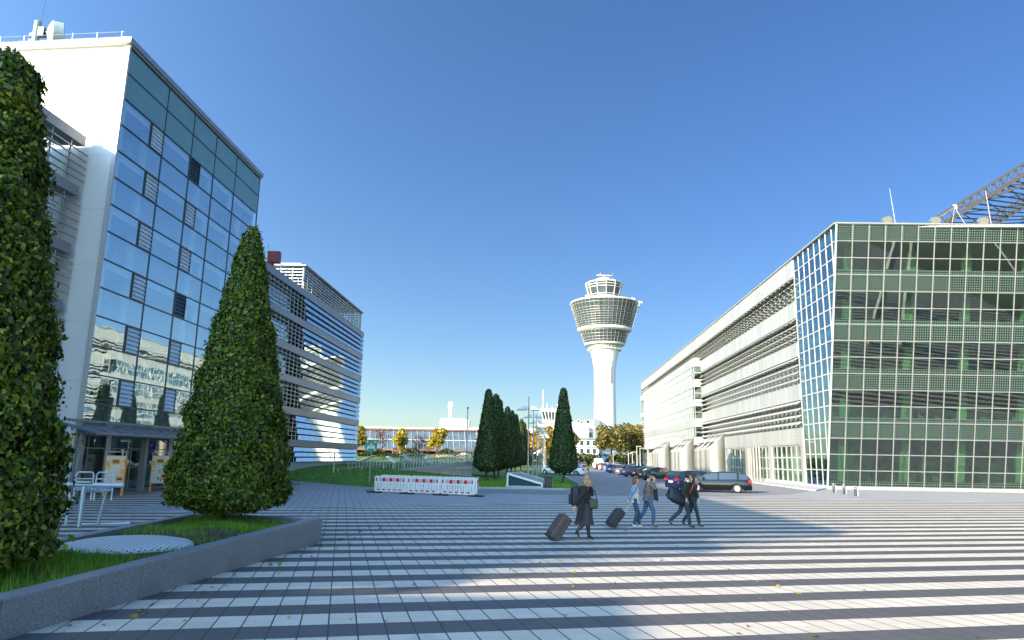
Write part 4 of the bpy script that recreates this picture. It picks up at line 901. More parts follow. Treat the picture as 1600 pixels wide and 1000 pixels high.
b.build('mesh_dome',gm.m,c,smooth=True); b=MB(); b.lathe([(1.12,-.02),(1.15,-.02),(1.15,.05),(1.12,.05)],56); b.build('rim',M['alw'],c)
# ================================================================== STREET THINGS
# ticket machines
def machine(x,y,rz,lab):
    t=thing('parking_ticket_machine',lab,'ticket machine',(x,y,0),rz,'orange and grey ticket machines'); w=.46
    MB().box(-w,w,-.0,.5,.42,2.0).build('housing',M['orange'],t,bevel=.02); MB().box(-w+.03,w-.03,-.03,-.002,.44,1.98).build('front_panel',M['machine'],t,bevel=.008)
    b=MB(); b.box(-.18,.2,-.045,-.031,1.55,1.82); b.box(-.40,-.24,-.045,-.031,1.15,1.72); b.box(.26,.42,-.045,-.031,1.05,1.78); b.box(.1,.40,-.045,-.031,.72,1.0); b.build('orange_insets',M['orange'],t)
    MB().box(-.13,.15,-.056,-.046,1.62,1.78).build('screen',M['screen'],t); MB().box(.15,.36,-.056,-.046,.79,.9).build('slot',M['screen'],t)
    MB().box(-.38,-.26,-.056,-.046,1.2,1.3).box(.29,.39,-.056,-.046,1.35,1.45).box(.29,.39,-.056,-.046,1.55,1.62).build('stickers',M['white'],t); MB().box(-.38,-.27,-.056,-.046,1.35,1.45).build('yellow_mark',M['yellow'],t)
    MB().box(-.5,.5,-.25,.3,2.16,2.2).box(-.45,-.40,-.1,.3,2.0,2.16).box(.4,.45,-.1,.3,2.0,2.16).build('rain_hood',M['beam'],t)
    for sx in (-1,1):
        for yy in (.03,.42): MB().box(sx*.4-.04,sx*.4+.04,yy,yy+.08,0,.42).build('leg',M['orange'],t)
    return t
machine(-19.85,36.35,R_(22),'grey and orange ticket machine fully in view behind the white tube rack'); machine(-20.05,41.4,R_(22),'second grey and orange ticket machine, partly hidden behind the leafy cone tree')
q=at(236,702,42.5); c=thing('parking_sign','small blue hanging parking sign with white letter P above the ticket machines','sign',(q.x,q.y,q.z))
MB().box(-.3,.3,-.02,.02,-.02,.42).box(-.3,-.14,-.02,.02,-.55,-.02).build('board',M['blue'],c)
def text(s,size,m,parent,loc,rot,name='lettering',ext=.004):
    cu_=bpy.data.curves.new('t','FONT'); cu_.body=s; cu_.size=size; cu_.extrude=ext; cu_.align_x='CENTER'; cu_.align_y='CENTER'; o=bpy.data.objects.new('t',cu_); link(o)
    dg=bpy.context.evaluated_depsgraph_get(); me=bpy.data.meshes.new_from_object(o.evaluated_get(dg)); bpy.data.objects.remove(o); me.materials.clear(); me.materials.append(m)
    o=link(bpy.data.objects.new(name,me)); o.parent=parent; o.location=loc; o.rotation_euler=rot; return o
text('P',.34,M['white'],c,(.02,-.03,.2),(R_(90),0,0)); MB().box(-.02,.02,-.01,.01,.42,.9).build('hanger',M['steel'],c)
# white trolley rack
c=thing('white_tube_rack','white looped tube rack with two arches in front of the entrance','rack',(-19.0,33.2,0),R_(15))
for s in (-1,1):
    b=MB(); x0=s*.42; b.path([(x0-.36,0,0),(x0-.36,0,1.15),(x0-.28,0,1.25),(x0+.28,0,1.25),(x0+.36,0,1.15),(x0+.36,0,0)],.035); b.path([(x0-.36,0,.95),(x0+.36,0,.95)],.025); b.path([(x0-.36,0,.55),(x0+.36,0,.55)],.025); b.build('arch',M['white'],c)
# bicycle stand in front of planter back
c=thing('tube_leaning_rail','pale blue galvanised tube rail on posts between the largest tree and the entrance','rail',(-12.6,21.6,.0),R_(3))
MB().tube((-2.6,0,1.22),(1.05,.1,1.22),.075,n=14).tube((-2.2,.55,1.05),(.5,.55,1.05),.03).build('top_tube',M['galv'],c,smooth=False)
MB().tube((-.05,0,0),(-.05,0,1.18),.07,n=14).build('post',M['galv'],c); MB().tube((-.7,.5,0),(-.7,.5,1.1),.05,n=12).build('post',M['galv'],c); MB().tube((.12,.7,0),(.28,.7,1.1),.04,n=12).build('post',M['galv'],c)
MB().tube((-.35,.7,0.03),(1.0,.9,.06),.03).tube((-.4,.6,1.0),(.3,.75,1.0),.03).build('cross_tube',M['galv'],c); MB().box(-.3,.15,-.08,.08,1.29,1.34).build('clamp',M['galv'],c)
for kx in (0,): MB().box(-2.9,.9,-.6,1.4,-.02,.012).build('base_plate',M['alw'],c)
# barrier panels
def barrier(x,y,rz,lab,L=2.44):
    t=thing('safety_barrier',lab,'barrier',(x,y,0),rz,'white and red barrier panels'); b=MB(); H0,H1=.10,1.0
    b.box(0,L,-.03,.03,H1-.05,H1); b.box(0,L,-.03,.03,H0,H0+.06); b.box(0,.05,-.03,.03,H0+.06,H1-.05); b.box(L-.05,L,-.03,.03,H0+.06,H1-.05); b.box(.05,L-.05,-.03,.03,.60,.64); b.box(.05,L-.05,-.03,.03,H0+.16,H0+.19); b.box(.05,L-.05,-.012,.012,.64,H1-.05); b.box(.05,L-.05,-.012,.012,H0+.06,H0+.16)
    n=12
    for i in range(n): x0=.05+(L-.1)*(i+.16)/n; b.box(x0,x0+(L-.1)/n*.70,-.025,.025,H0+.19,.60)
    for i in range(9): x0=.12+i*(L-.2)/9; b.box(x0,x0+.1,-.028,.028,H1+.001,H1+.035)
    b.build('panel_frame',M['white'],t)
    n=9
    for i in range(n):
        x0=.05+(L-.1)*i/n; w_=(L-.1)/n
        if i%2==0: MB().box(x0+.03,x0+w_-.01 if i not in (0,8) else x0+w_*.5,-.036,-.013,.70,.90).build('red_reflector',M['redp'],t)
        else: MB().box(x0+.02,x0+w_-.02,-.03,-.013,.70,.90).build('grey_reflector',M['alw'],t)
    for i in range(5): x0=.18+i*(L-.36)/5; MB().box(x0,x0+.2,-.036,-.013,H0+.075,H0+.14).build('lower_red_strip',M['redp'],t)
    MB().tube((L*.5,-.04,.52),(L*.5,.0,.52),.03,n=8).build('lock_hole',M['black'],t)
    return t
bx0,by0,bx1,by1=-8.15,43.9,-1.90,41.5; ang=math.atan2(by1-by0,bx1-bx0); L3=math.hypot(bx1-bx0,by1-by0)/3
nmA=['nearest the green sign','between the other two','nearest the cone trees']; nmB=['nearest the green sign','in the middle','nearest the cone trees']
for i in range(3): t=barrier(bx0+(bx1-bx0)*i/3,by0+(by1-by0)*i/3,ang,f'front row white and red barrier panel {nmA[i]}',L3-.02)
pxd,pyd=-math.sin(ang),math.cos(ang)
for i in range(3): barrier(bx0+(bx1-bx0)*i/3+.0,by0+(by1-by0)*i/3+2.15,ang,f'back row barrier panel with only its top edge showing, {nmB[i]}',L3-.02)
barrier(bx1+.03,by1+.03,R_(90),'single barrier panel closing the short end toward the glass wedge',2.05)
for i,(t_) in enumerate((0,1/3,2/3,1)):
    c=thing('barrier_foot',['black rubber foot under the end of the barrier nearest the green sign','black rubber foot under the first joint of the barrier','black rubber foot under the second joint of the barrier','black rubber foot under the front corner of the barrier nearest the glass wedge'][i],'barrier foot',(bx0+(bx1-bx0)*t_,by0+(by1-by0)*t_,0),ang,'black rubber barrier feet')
    MB().box(-.42,.42,-.2,.2,.0,.09).box(-.06,.06,-.06,.06,.09,.14).build('foot_block',M['black'],c,bevel=.02)
# assembly point sign
q0=at(577,750,52.5); zb_=.25; q=at(579,687,52.5); c=thing('assembly_point_sign','green assembly point sign with white people and four arrows on a grey pole','sign',(q0.x,52.5,zb_))
hz=q.z-zb_; S=.86
MB().tube((0,.06,-.2),(0,.06,hz+.03),.04,n=10).build('pole',M['steel'],c); bd=MB().box(-S/2,S/2,-.02,.02,hz-S,hz).build('board',M['signg'],c,bevel=.01)
b=MB(); 
for x,z,s in ((0,hz-.46,1.1),(-.13,hz-.48,.95),(.13,hz-.48,.95),(-.23,hz-.52,.85),(.23,hz-.52,.85),(0,hz-.36,.9)):
    b.tube((x,-.034,z+.09*s),(x,-.024,z+.09*s),.045*s,n=10); b.prism([(-1,-1)],0,0) if 0 else b.poly([(x-.055*s,-.030,z-.16*s),(x+.055*s,-.030,z-.16*s),(x+.05*s,-.030,z+.04*s),(x-.05*s,-.030,z+.04*s)])
b.build('people_symbol',M['white'],c)
for sx in (-1,1):
    for sz in (-1,1):
        b=MB(); X0,Zc=sx*.36,hz-.43+sz*.36; b.bar((X0,-.028,Zc),(sx*.25,-.028,hz-.43+sz*.25),.03,.01,up=(0,1,0)); tx,tz=sx*.23,hz-.43+sz*.23
        b.poly([(tx,-.029,tz),(tx+sx*.11,-.029,tz),(tx,-.029,tz+sz*.11)]); b.build('arrow',M['white'],c)
# ramp / footbridge with railing
c=thing('footbridge_ramp','grey footpath ramp with slatted railings over the beige retaining wall','ramp',(-14.8,62,0))
O=Vector((-14.8,62,0)); a=at(527,744,62)-O; e=at(737,720,80)-O; ly=Vector((.2,3.2,0)); b=MB()
b.hexa([a+Vector((0,0,-.38)),e+Vector((0,0,-.42)),e+ly+Vector((0,0,-.4)),a+ly+Vector((0,0,-.38)),a,e,e+ly,a+ly]); b.build('deck',M['concrete'],c)
for nm_,off,n,hh in (('near_railing',Vector((0,.1,0)),14,.62),('far_railing',ly,44,1.15)):
    b=MB()
    for i in range(n+1):
        p=a.lerp(e,i/n)+off; b.bar(p,p+Vector((0,0,hh)),.06,.06)
    b.bar(a+off+Vector((0,0,hh)),e+off+Vector((0,0,hh)),.07,.06); b.build(nm_,M['steel'],c)
b=MB(); p=a+Vector((-.35,0,-.4)); b.tube(p,p+Vector((0,0,2.3)),.05); b.box(p.x-.25,p.x+.25,p.y-.1,p.y+.1,p.z+2.3,p.z+2.42); b.build('end_lamp_post',M['alw'],c)
w0,w1=at(590,744,66)-O,at(738,740,79)-O; b=MB(); u0,u1=a.lerp(e,.30),a.lerp(e,1.0)
b.hexa([(w0.x,w0.y,-.3),(w1.x,w1.y-1,-.3),(w1.x,w1.y,-.3),(w0.x,w0.y+.4,-.3),(w0.x,w0.y,u0.z-.40),(w1.x,w1.y-1,u1.z-.45),(w1.x,w1.y,u1.z-.45),(w0.x,w0.y+.4,u0.z-.40)]); b.build('retaining_wall',mat('beige_wall',(.52,.48,.42),.8,scale=1,var=.15),c)
b=MB(); 
for i in range(9): x=w0.x+(w1.x-w0.x)*i/8; y=w0.y+(w1.y-1-w0.y)*i/8-.3; b.tube((x,y,-.1),(x,y,.95),.03,n=6)
b.bar((w0.x,w0.y-.3,.9),(w1.x,w1.y-1.3,.9),.05,.05); b.build('lower_railing',M['steel'],c)
MB().hexa([e+Vector((0,-.8,-.9)),e+Vector((2.8,.8,-1.3)),e+Vector((2.8,6,-1.3)),e+Vector((0,6,-.9)),e+Vector((-.3,-.8,-.1)),e+Vector((2.8,.8,-1.0)),e+Vector((2.8,6,-1.0)),e+Vector((-.3,6,-.1))]).build('stone_slope',M['granite'],c)
c=thing('glass_balustrade','row of pale fence posts with glass infill above the ramp','fence',(-9,92,1.2)); b=MB(); b2=MB()
for i in range(30): x=-5+i*.38; b.bar((x,0,0),(x,0,1.25),.05,.05)
b.bar((-5,0,1.25),(6.1,0,1.25),.06,.06); b.build('posts',M['alw'],c); box('glass_infill',M['gramp'],c,-5,6,.05,.07,.1,1.2)
for i,(p1,p2) in enumerate((((605,713),(618,724)),((630,711),(645,722)),((664,714),(672,722)),((505+45,725),(585,712)))):
    P=at(*p1,112)-Vector((0,0,0)); Q=at(*p2,98); 
    o=MB().bar(P+Vector((0,0,0)),Q,.5,.12).build('sloping_kerb',mat('cream_stone',(.75,.70,.58),.7)); tag(o,['sunlit cream kerb strip on the bank, closest to the louvred block','middle sunlit cream kerb strip on the bank behind the ramp','short sunlit cream kerb strip by the pale fence posts','sunlit cream path edge near the corner of the louvred block'][i],'kerb')
q=at(731,637,85); c=thing('tall_lamp_column','tall plain white lamp column beside the first dark cone tree','lamp post',(q.x,85,1.0)); MB().tube((0,0,0),(0,0,q.z-1.1),.10,.07,n=12).build('column',M['alw'],c,smooth=False); MB().tube((0,0,q.z-1.1),(0,0,q.z-.95),.13,.11,n=12).build('lamp_head',M['dsteel'],c)
q=at(771,700,100)
# skylight wedge
c=thing('glass_skylight_wedge','low wedge shaped glass stair roof with white frame on the median lawn','skylight',(0,52.9,0),R_(-13)); Wd,Dp=2.45,4.2
b=MB(); b.box(-.25,Wd+.1,-.15,.1,.0,.22); b.box(-.25,-.1,.1,Dp,.0,.22); b.box(Wd-.05,Wd+.1,.1,Dp,0,.22); b.build('base_kerb',M['alw'],c)
b=MB(); b.bar((-.12,0,.22),(-.12,0,1.05),.12,.12); b.bar((-.15,0,1.08),(Wd,0,.40),.12,.14); b.bar((-.15,Dp,1.08),(Wd,Dp,.40),.12,.14); b.bar((-.12,Dp,.2),(-.12,Dp,1.05),.12,.12); b.bar((-.12,0,1.08),(-.12,Dp,1.08),.12,.12); b.bar((Wd,0,.40),(Wd,Dp,.40),.12,.12); b.bar((Wd,0,.2),(Wd,0,.4),.1,.1)
b.build('frame',M['white'],c); b=MB(); b.poly([(-.06,.02,.22),(Wd-.05,.02,.22),(Wd-.05,.02,.36),(-.06,.02,1.02)]); b.build('side_glass',mat('dark_teal_glass',(.02,.06,.07),.08,spec=.7),c)
b=MB(); b.poly([(-.1,.06,1.12),(Wd-.02,.06,.45),(Wd-.02,Dp-.06,.45),(-.1,Dp-.06,1.12)]); b.build('roof_glass',mat('dusty_roof_glass',(.16,.18,.20),.25,metal=.3,var=.3,scale=2),c)
b=MB()
for i in range(1,6): y=Dp*i/6; b.bar((-.1,y,1.135),(Wd,y,.465),.05,.03)
b.build('glazing_bars',M['beam'],c)
c=thing('wheeled_bin','small dark bin with a leaning bag at the low end of the glass wedge','bin',(2.85,52.6,0)); MB().hexa([(-.22,-.25,.1),(.22,-.25,.1),(.22,.25,.1),(-.22,.25,.1),(-.28,-.3,.85),(.28,-.3,.85),(.28,.3,.85),(-.28,.3,.85)]).build('body',M['plastic'],c,bevel=.03); MB().box(-.3,.3,-.33,.33,.85,.92).build('lid',M['black'],c,bevel=.02); MB().tube((-.2,.2,.1),(.2,.2,.1),.1).build('wheel',M['black'],c)
# winged lamp posts
ly_=[58,69.5,81,92.5,104,116,128,140]; words=['nearest','second','third','fourth','fifth','sixth','seventh','farthest']
for i,y in enumerate(ly_):
    x=1.5+.066*(y-58); t=thing('winged_lamp_post',f'tall thin lamp post with two slanted reflector wings, {words[i]} in the row','lamp post',(x,y,.05),R_(-3),'winged lamp posts along the median')
    MB().tube((0,0,0),(0,0,7.1),.075,.045,n=10).build('pole',M['steel'],t)
    MB().tube((0,0,0),(0,0,.9),.11,.11,n=10).build('pole_base',M['steel'],t)
    for s in (-1,1):
        MB().hexa([(s*.15,-.45,6.02),(s*1.0,-.45,6.0),(s*1.0,.45,6.0),(s*.15,.45,6.02),(s*.15,-.3,6.35),(s*.35,-.3,6.34),(s*.35,.3,6.34),(s*.15,.3,6.35)]).build('reflector_wing',M['alw'],t)
        MB().bar((0,0,6.1),(s*.2,0,6.1),.05,.05).build('arm',M['steel'],t)
# poles along right pavement
for i,(px,pt_,pb,Y) in enumerate(((995,697,728,118),(988,706,727,150),(982,708,727,160),(1000,700,730,132),(958,705,727,170))):
    q=at(px,pt_,Y); t=thing('street_lamp',f'slim grey street lamp in front of the autumn trees, {["second","third","fourth","first","fifth"][i]} from the pale building','street lamp',(q.x,Y,0),0,'slim street lamps before the autumn trees')
    MB().tube((0,0,0),(0,0,q.z),.08,.05,n=8).build('pole',M['alw'],t); MB().box(-.1,.7,-.1,.1,q.z-.1,q.z+.02).build('lamp_head',M['alw'],t)
q=at(944,713,160); t=thing('blue_round_sign','small round blue traffic sign on a thin pole beside the white van','sign',(q.x,160,0)); MB().tube((0,0,0),(0,0,q.z),.05).build('pole',M['steel'],t); MB().tube((0,-.08,q.z-.4),(0,-.04,q.z-.4),.45,n=20).build('disc',M['blue'],t)
# A-frame masts of the hall across the square (seen mirrored in the glass)
for i,(x,y) in enumerate(((46,-2),(50,26))):
    t=thing('white_a_frame_mast',['white A shaped roof mast mirrored in the glass block, nearer the viewer','white A shaped roof mast mirrored in the glass block, nearer the green glass front'][i],'mast',(x,y,0)); 
    MB().bar((-2.2,0,0),(-.1,0,27),.7,.7).build('mast_leg',M['white'],t); MB().bar((2.2,0,0),(.1,0,27),.7,.7).build('mast_leg',M['white'],t); b=MB()
    for z in (8,15,20): w_=2.2*(1-z/27); b.bar((-w_,0,z),(w_,0,z),.4,.4)
    b.build('cross_ties',M['white'],t); b=MB(); b.bar((0,0,26.5),(0,-24,15),.18,.18); b.bar((0,0,26.5),(0,24,15),.18,.18); b.build('cables',M['white'],t)
# ================================================================== CARS
PROF=dict(
 sedan=(4.7,1.82,[(-2.35,.62),(-2.31,.93),(-2.2,1.0),(-1.72,1.06),(-1.05,1.36),(-.35,1.44),(.4,1.40),(1.2,1.02),(1.9,.90),(2.25,.76),(2.35,.55)],(-1.72,-1.05,.4,1.2)),
 estate=(4.8,1.84,[(-2.4,.60),(-2.37,.95),(-2.28,1.10),(-1.88,1.40),(-1.3,1.46),(-.35,1.47),(.42,1.41),(1.25,1.02),(1.95,.90),(2.3,.76),(2.4,.55)],(-2.28,-1.88,.42,1.25)),
 hatch=(4.15,1.74,[(-2.07,.58),(-2.04,.95),(-1.98,1.08),(-1.6,1.38),(-1.0,1.47),(-.2,1.48),(.45,1.42),(1.1,1.06),(1.7,.92),(2.0,.76),(2.07,.55)],(-1.98,-1.6,.45,1.1)),
 van=(5.2,1.95,[(-2.6,.6),(-2.58,1.2),(-2.55,2.1),(-2.4,2.3),(-1.0,2.36),(.6,2.33),(1.0,2.25),(1.75,1.35),(2.35,1.12),(2.58,.9),(2.6,.55)],(-2.58,-2.55,1.0,1.75)))
def topz(pr,x):
    return float(np.interp(x,[p[0] for p in pr],[p[1] for p in pr]))
def make_car(kind,label):
    L,W,pr,(ra,rb2,fa,fb)=PROF[kind]; t=thing('parked_car' if kind!='van' else 'white_van',label,'car' if kind!='van' else 'van'); hw=W/2; xs=np.linspace(-L/2,L/2,61); wx=(-L*.29,L*.30); RWH=.32; belt=lambda x:.93+.05*(-x/ (L/2)) if kind!='van' else 1.28
    b=MB(); secs=[]
    for x in xs:
        w=hw*(1-.16*abs(x/(L/2))**7-.03*abs(x/(L/2))**2); tz=topz(pr,x); bz=min(belt(x),tz); zb=.20
        for q in wx:
            d=abs(x-q)
            if d<.37: zb=max(zb,.31+math.sqrt(.37**2-d*d))
        zb=min(zb,bz-.1); zm=max(zb+.02,.55)
        secs.append([(x,-w*.5,zb+0),(x,-w*.93,zb),(x,-w,max(zb+.01,.34)),(x,-w*1.01,max(zm,.5)),(x,-w*1.0,max(zm+.01,bz-.12)),(x,-w*.955,max(zm+.02,bz-.015)),(x,-w*.80,max(zm+.03,bz+.015)),(x,0,max(zm+.035,bz+.04 if tz<=belt(x) else bz+.02))])
    full=[s+[(p[0],-p[1],p[2]) for p in s[-2::-1]] for s in secs]; m=len(full[0]); k=0
    for s in full: b.v+=s
    for i in range(len(full)-1):
        for j in range(m-1): a=i*m+j; b.f.append((a,a+m,a+m+1,a+1)); b.mi.append(0)
    b.f.append(tuple(range(m))); b.f.append(tuple((len(full)-1)*m+j for j in range(m))[::-1]); b.mi+=[0,0]
    b.build('body',M['paint'],t,smooth=True).modifiers.new('e','EDGE_SPLIT')
    # greenhouse
    gx=[x for x in np.linspace(ra,fb,27)]; g=MB(); rf=MB(); S=[]
    for x in gx:
        w=hw*(1-.03*abs(x/(L/2))**2); tz=topz(pr,x); bz=belt(x)-.02; tz=max(tz,bz+.01); h=(tz-bz)/max(.01,(1.44 if kind!='van' else 2.3)-bz); h=min(1,h)
        S.append([(x,-w*.94,bz),(x,-w*(.94-.17*h),bz+(tz-bz)*.90),(x,-w*(.90-.26*h),tz-.005),(x,0,tz+.012*h),(x,w*(.90-.26*h),tz-.005),(x,w*(.94-.17*h),bz+(tz-bz)*.90),(x,w*.94,bz)])
    for s in S: g.v+=s
    n=len(S)
    for i in range(n-1):
        for j in range(6): a=i*7+j; g.f.append((a,a+7,a+8,a+1)); g.mi.append(0)
    g.f.append(tuple(range(7))); g.f.append(tuple((n-1)*7+j for j in range(7))[::-1]); g.mi+=[0,0]
    g.build('window_glass',M['carglass'],t,smooth=True).modifiers.new('e','EDGE_SPLIT')
    def off(p,d=.012): return (p[0],p[1]+(d if p[1]>0 else -d if p[1]<0 else 0),p[2]+d)
    for i in range(n-1):
        xm=(gx[i]+gx[i+1])/2
        if rb2-.02<=xm<=fa+.02:
            for j in (1,2,3,4): rf.poly([off(S[i][j]),off(S[i+1][j]),off(S[i+1][j+1]),off(S[i][j+1])])
    def side(x,wd):
        i=min(n-1,max(0,int(round((x-ra)/(fb-ra)*(n-1))))); 
        for j0,j1 in ((0,1),(6,5)):
            p,q=S[i][j0],S[i][j1]; rf.hexa([off((p[0]-wd,p[1],p[2])),off((p[0]+wd,p[1],p[2])),p,p,off((q[0]-wd,q[1],q[2])),off((q[0]+wd,q[1],q[2])),q,q])
    # slanted front and rear pillars
    for (xa,xb) in ((fb-.02,fa),(ra+.02,rb2)):
        for sg in (-1,1):
            za=belt(xa); zb_=topz(pr,xb); rf.bar((xa,sg*hw*.90,za),(xb,sg*hw*.66,zb_-.01),.07,.07)
    side(-.05,.04)
    if kind in('estate','hatch','van'): side(ra+(rb2-ra)*.5+.55,.06)
    if kind=='van':
        for j0,j1 in ((0,1),(6,5)):
            pA=[s for s,x in zip(S,gx) if x<.35]
            for s0,s1 in zip(pA,pA[1:]): rf.poly([off(s0[j0]),off(s1[j0]),off(s1[j1]),off(s0[j1])])
    rf.build('roof',M['paint'],t)
    bb=MB(); bb.box(-L/2-.03,-L/2+.12,-hw*.80,hw*.80,.28,.50); bb.build('rear_bumper',M['plastic' if kind=='van' else 'paint'],t,bevel=.03)
    bb=MB(); bb.box(L/2-.12,L/2+.03,-hw*.80,hw*.80,.24,.46); bb.build('front_bumper',M['paint'],t,bevel=.03)
    MB().box(-L/2+.3,L/2-.3,-hw*.86,hw*.86,.17,.36).build('underbody',M['plastic'],t)
    for sg in (-1,1):
        tz0=.72 if kind!='van' else .8; MB().box(-L/2-.02,-L/2+.28,sg*hw*.70-.13,sg*hw*.70+.17*(1 if sg>0 else .76),tz0,tz0+.19 if kind!='van' else tz0+.5).build('tail_light',M['tail'],t,bevel=.02)
        MB().box(L/2-.34,L/2-.03,sg*hw*.66-.16,sg*hw*.66+.16,.60,.74).build('headlight',M['head'],t,bevel=.02)
        MB().box(.85,1.02,sg*(hw+.09)-.09,sg*(hw+.09)+.09,.98,1.10).build('mirror',M['paint'],t,bevel=.02)
    MB().box(-L/2-.035,-L/2-.02,-.26,.26,.58 if kind!='van' else .62,.69 if kind!='van' else .73).build('number_plate',M['plate'],t)
    MB().box(-L/2-.045,-L/2-.0,-.5,.5,.735,.77).build('tailgate_trim',M['inox'],t)
    for q in wx:
        for sg in (-1,1):
            w=MB(); w.lathe([(.19,-.10),(.30,-.10),(.32,-.07),(.32,.07),(.30,.10),(.19,.10)],24); w.lathe([(.34,-.13),(.335,.02)],24)
            wo_=w.build('wheel',M['tyre'],t,smooth=True); wo_.location=(q,sg*(hw-.13),.32); wo_.rotation_euler=(R_(90)*(-1 if sg<0 else 1)*-1,0,0)
            w=MB(); w.lathe([(.20,.085),(.215,.105),(.19,.09),(.185,.02),(0,.02)],24)
            for k in range(7): a=k*2*math.pi/7; w.bar((0,0,.085),(.195*math.cos(a),.195*math.sin(a),.085),.05,.03)
            w.tube((0,0,.05),(0,0,.10),.05); ro=w.build('rim',M['rim'],wo_)
    return t
protos={k:make_car(k,'x') for k in PROF}; used=set()
cmap0={}
for c in scene.collection.objects:
    if c.parent: cmap0.setdefault(c.parent.name,[]).append(c)
def car(kind,x,y,head,col,label,group,z=0.008):
    p=protos[kind]
    t=p if kind not in used else copy_tree(p,None,cmap0); used.add(kind)
    t.location=(x,y,z); t.rotation_euler=(0,0,head); tag(t,label,group=group)
    for c in scene.collection.objects:
        if c.parent==t: c.color=(*col,1)
    return t
DK=(.004,.004,.007); GR='cars parked beside the pale office building'
car('estate',15.2,53.0,R_(180-14),(.003,.003,.006),'black estate car seen from the side, nearest car to the glass corner',GR)
car('estate',14.55,56.2,R_(24),(.010,.016,.06),'dark blue estate car with its lit red tail light behind the two dark walkers',GR)
car('sedan',16.9,81.2,R_(17),(.012,.03,.026),'dark green saloon car seen from the side, end of the parked row',GR)
lst=[('sedan',17.3,88.5,24,DK,'black saloon just behind the dark green saloon'),('sedan',17.0,95.5,30,(.03,.045,.11),'blue grey saloon, third car of the parked row'),('estate',17.2,103,36,(.09,.11,.13),'grey estate, fourth car of the parked row'),
 ('hatch',17.7,111,38,(.05,.02,.02),'dark red hatchback, fifth car of the parked row'),('estate',18.2,119.5,40,(.015,.05,.20),'bright blue estate, sixth car of the parked row'),('sedan',18.8,128.5,42,(.42,.42,.43),'silver saloon, seventh car of the parked row'),('hatch',19.4,138,44,(.02,.025,.05),'dark hatchback, eighth car of the parked row'),
 ('hatch',20.1,148,46,(.45,.46,.48),'pale silver hatchback, ninth car of the parked row'),('sedan',20.9,158,48,(.25,.02,.02),'red saloon, tenth car of the parked row'),('estate',27,150,40,(.02,.06,.22),'blue estate in the second row behind the parked row'),('hatch',25.2,164,40,(.10,.22,.20),'pale green small car in the second row, far away'),('estate',23.3,176,40,(.03,.05,.15),'dark blue car at the far end of the second row')]
for k,x,y,h,c,l in lst: car(k,x,y,R_(h),c,l,GR)
car('van',20.4,166,R_(92),(.75,.75,.74),'white delivery van with closed rear doors standing in the road',None)
GL='cars parked left of the road behind the cone tree'
car('sedan',8.1,97,R_(150),(.62,.64,.66),'white saloon parked between the single cone tree and the road',GL); car('hatch',9.0,101.5,R_(150),(.03,.03,.035),'black hatchback behind the white saloon near the cone tree',GL)
car('hatch',6.4,100,R_(135),(.55,.57,.62),'white hatchback parked between the lamp posts and the single cone tree',GL,.02); car('hatch',7.0,109,R_(135),(.45,.5,.6),'pale blue hatchback behind the white one near the lamp posts',GL)
car('estate',15.6,172,R_(180),(.05,.03,.035),'dark car turning at the end of the road',None)
# ================================================================== PEOPLE
def skin(name,vs,es,m,parent,root=0,sub=2):
    bm=bmesh.new(); sl_=bm.verts.layers.skin.verify(); V=[]
    for i,(p,r) in enumerate(vs):
        v=bm.verts.new(p); r=r if isinstance(r,tuple) else (r,r); v[sl_].radius=r; v[sl_].use_root=(i==root); V.append(v)
    for a,b_ in es: bm.edges.new((V[a],V[b_]))
    me=bpy.data.meshes.new(name); bm.to_mesh(me); bm.free(); me.materials.append(m)
    o=link(bpy.data.objects.new(name,me)); o.parent=parent
    s=o.modifiers.new('skin','SKIN'); s.use_smooth_shade=True; s.branch_smoothing=.3
    ss=o.modifiers.new('sub','SUBSURF'); ss.levels=sub; ss.render_levels=sub; return o
CL={}
def cloth(name,col,rough=.85): 
    if name not in CL: CL[name]=mat(name,col,rough,var=.25,scale=9,bump=.006,bscale=14)
    return CL[name]
SKINM=mat('skin_tone',(.52,.29,.20),.5,var=.06)
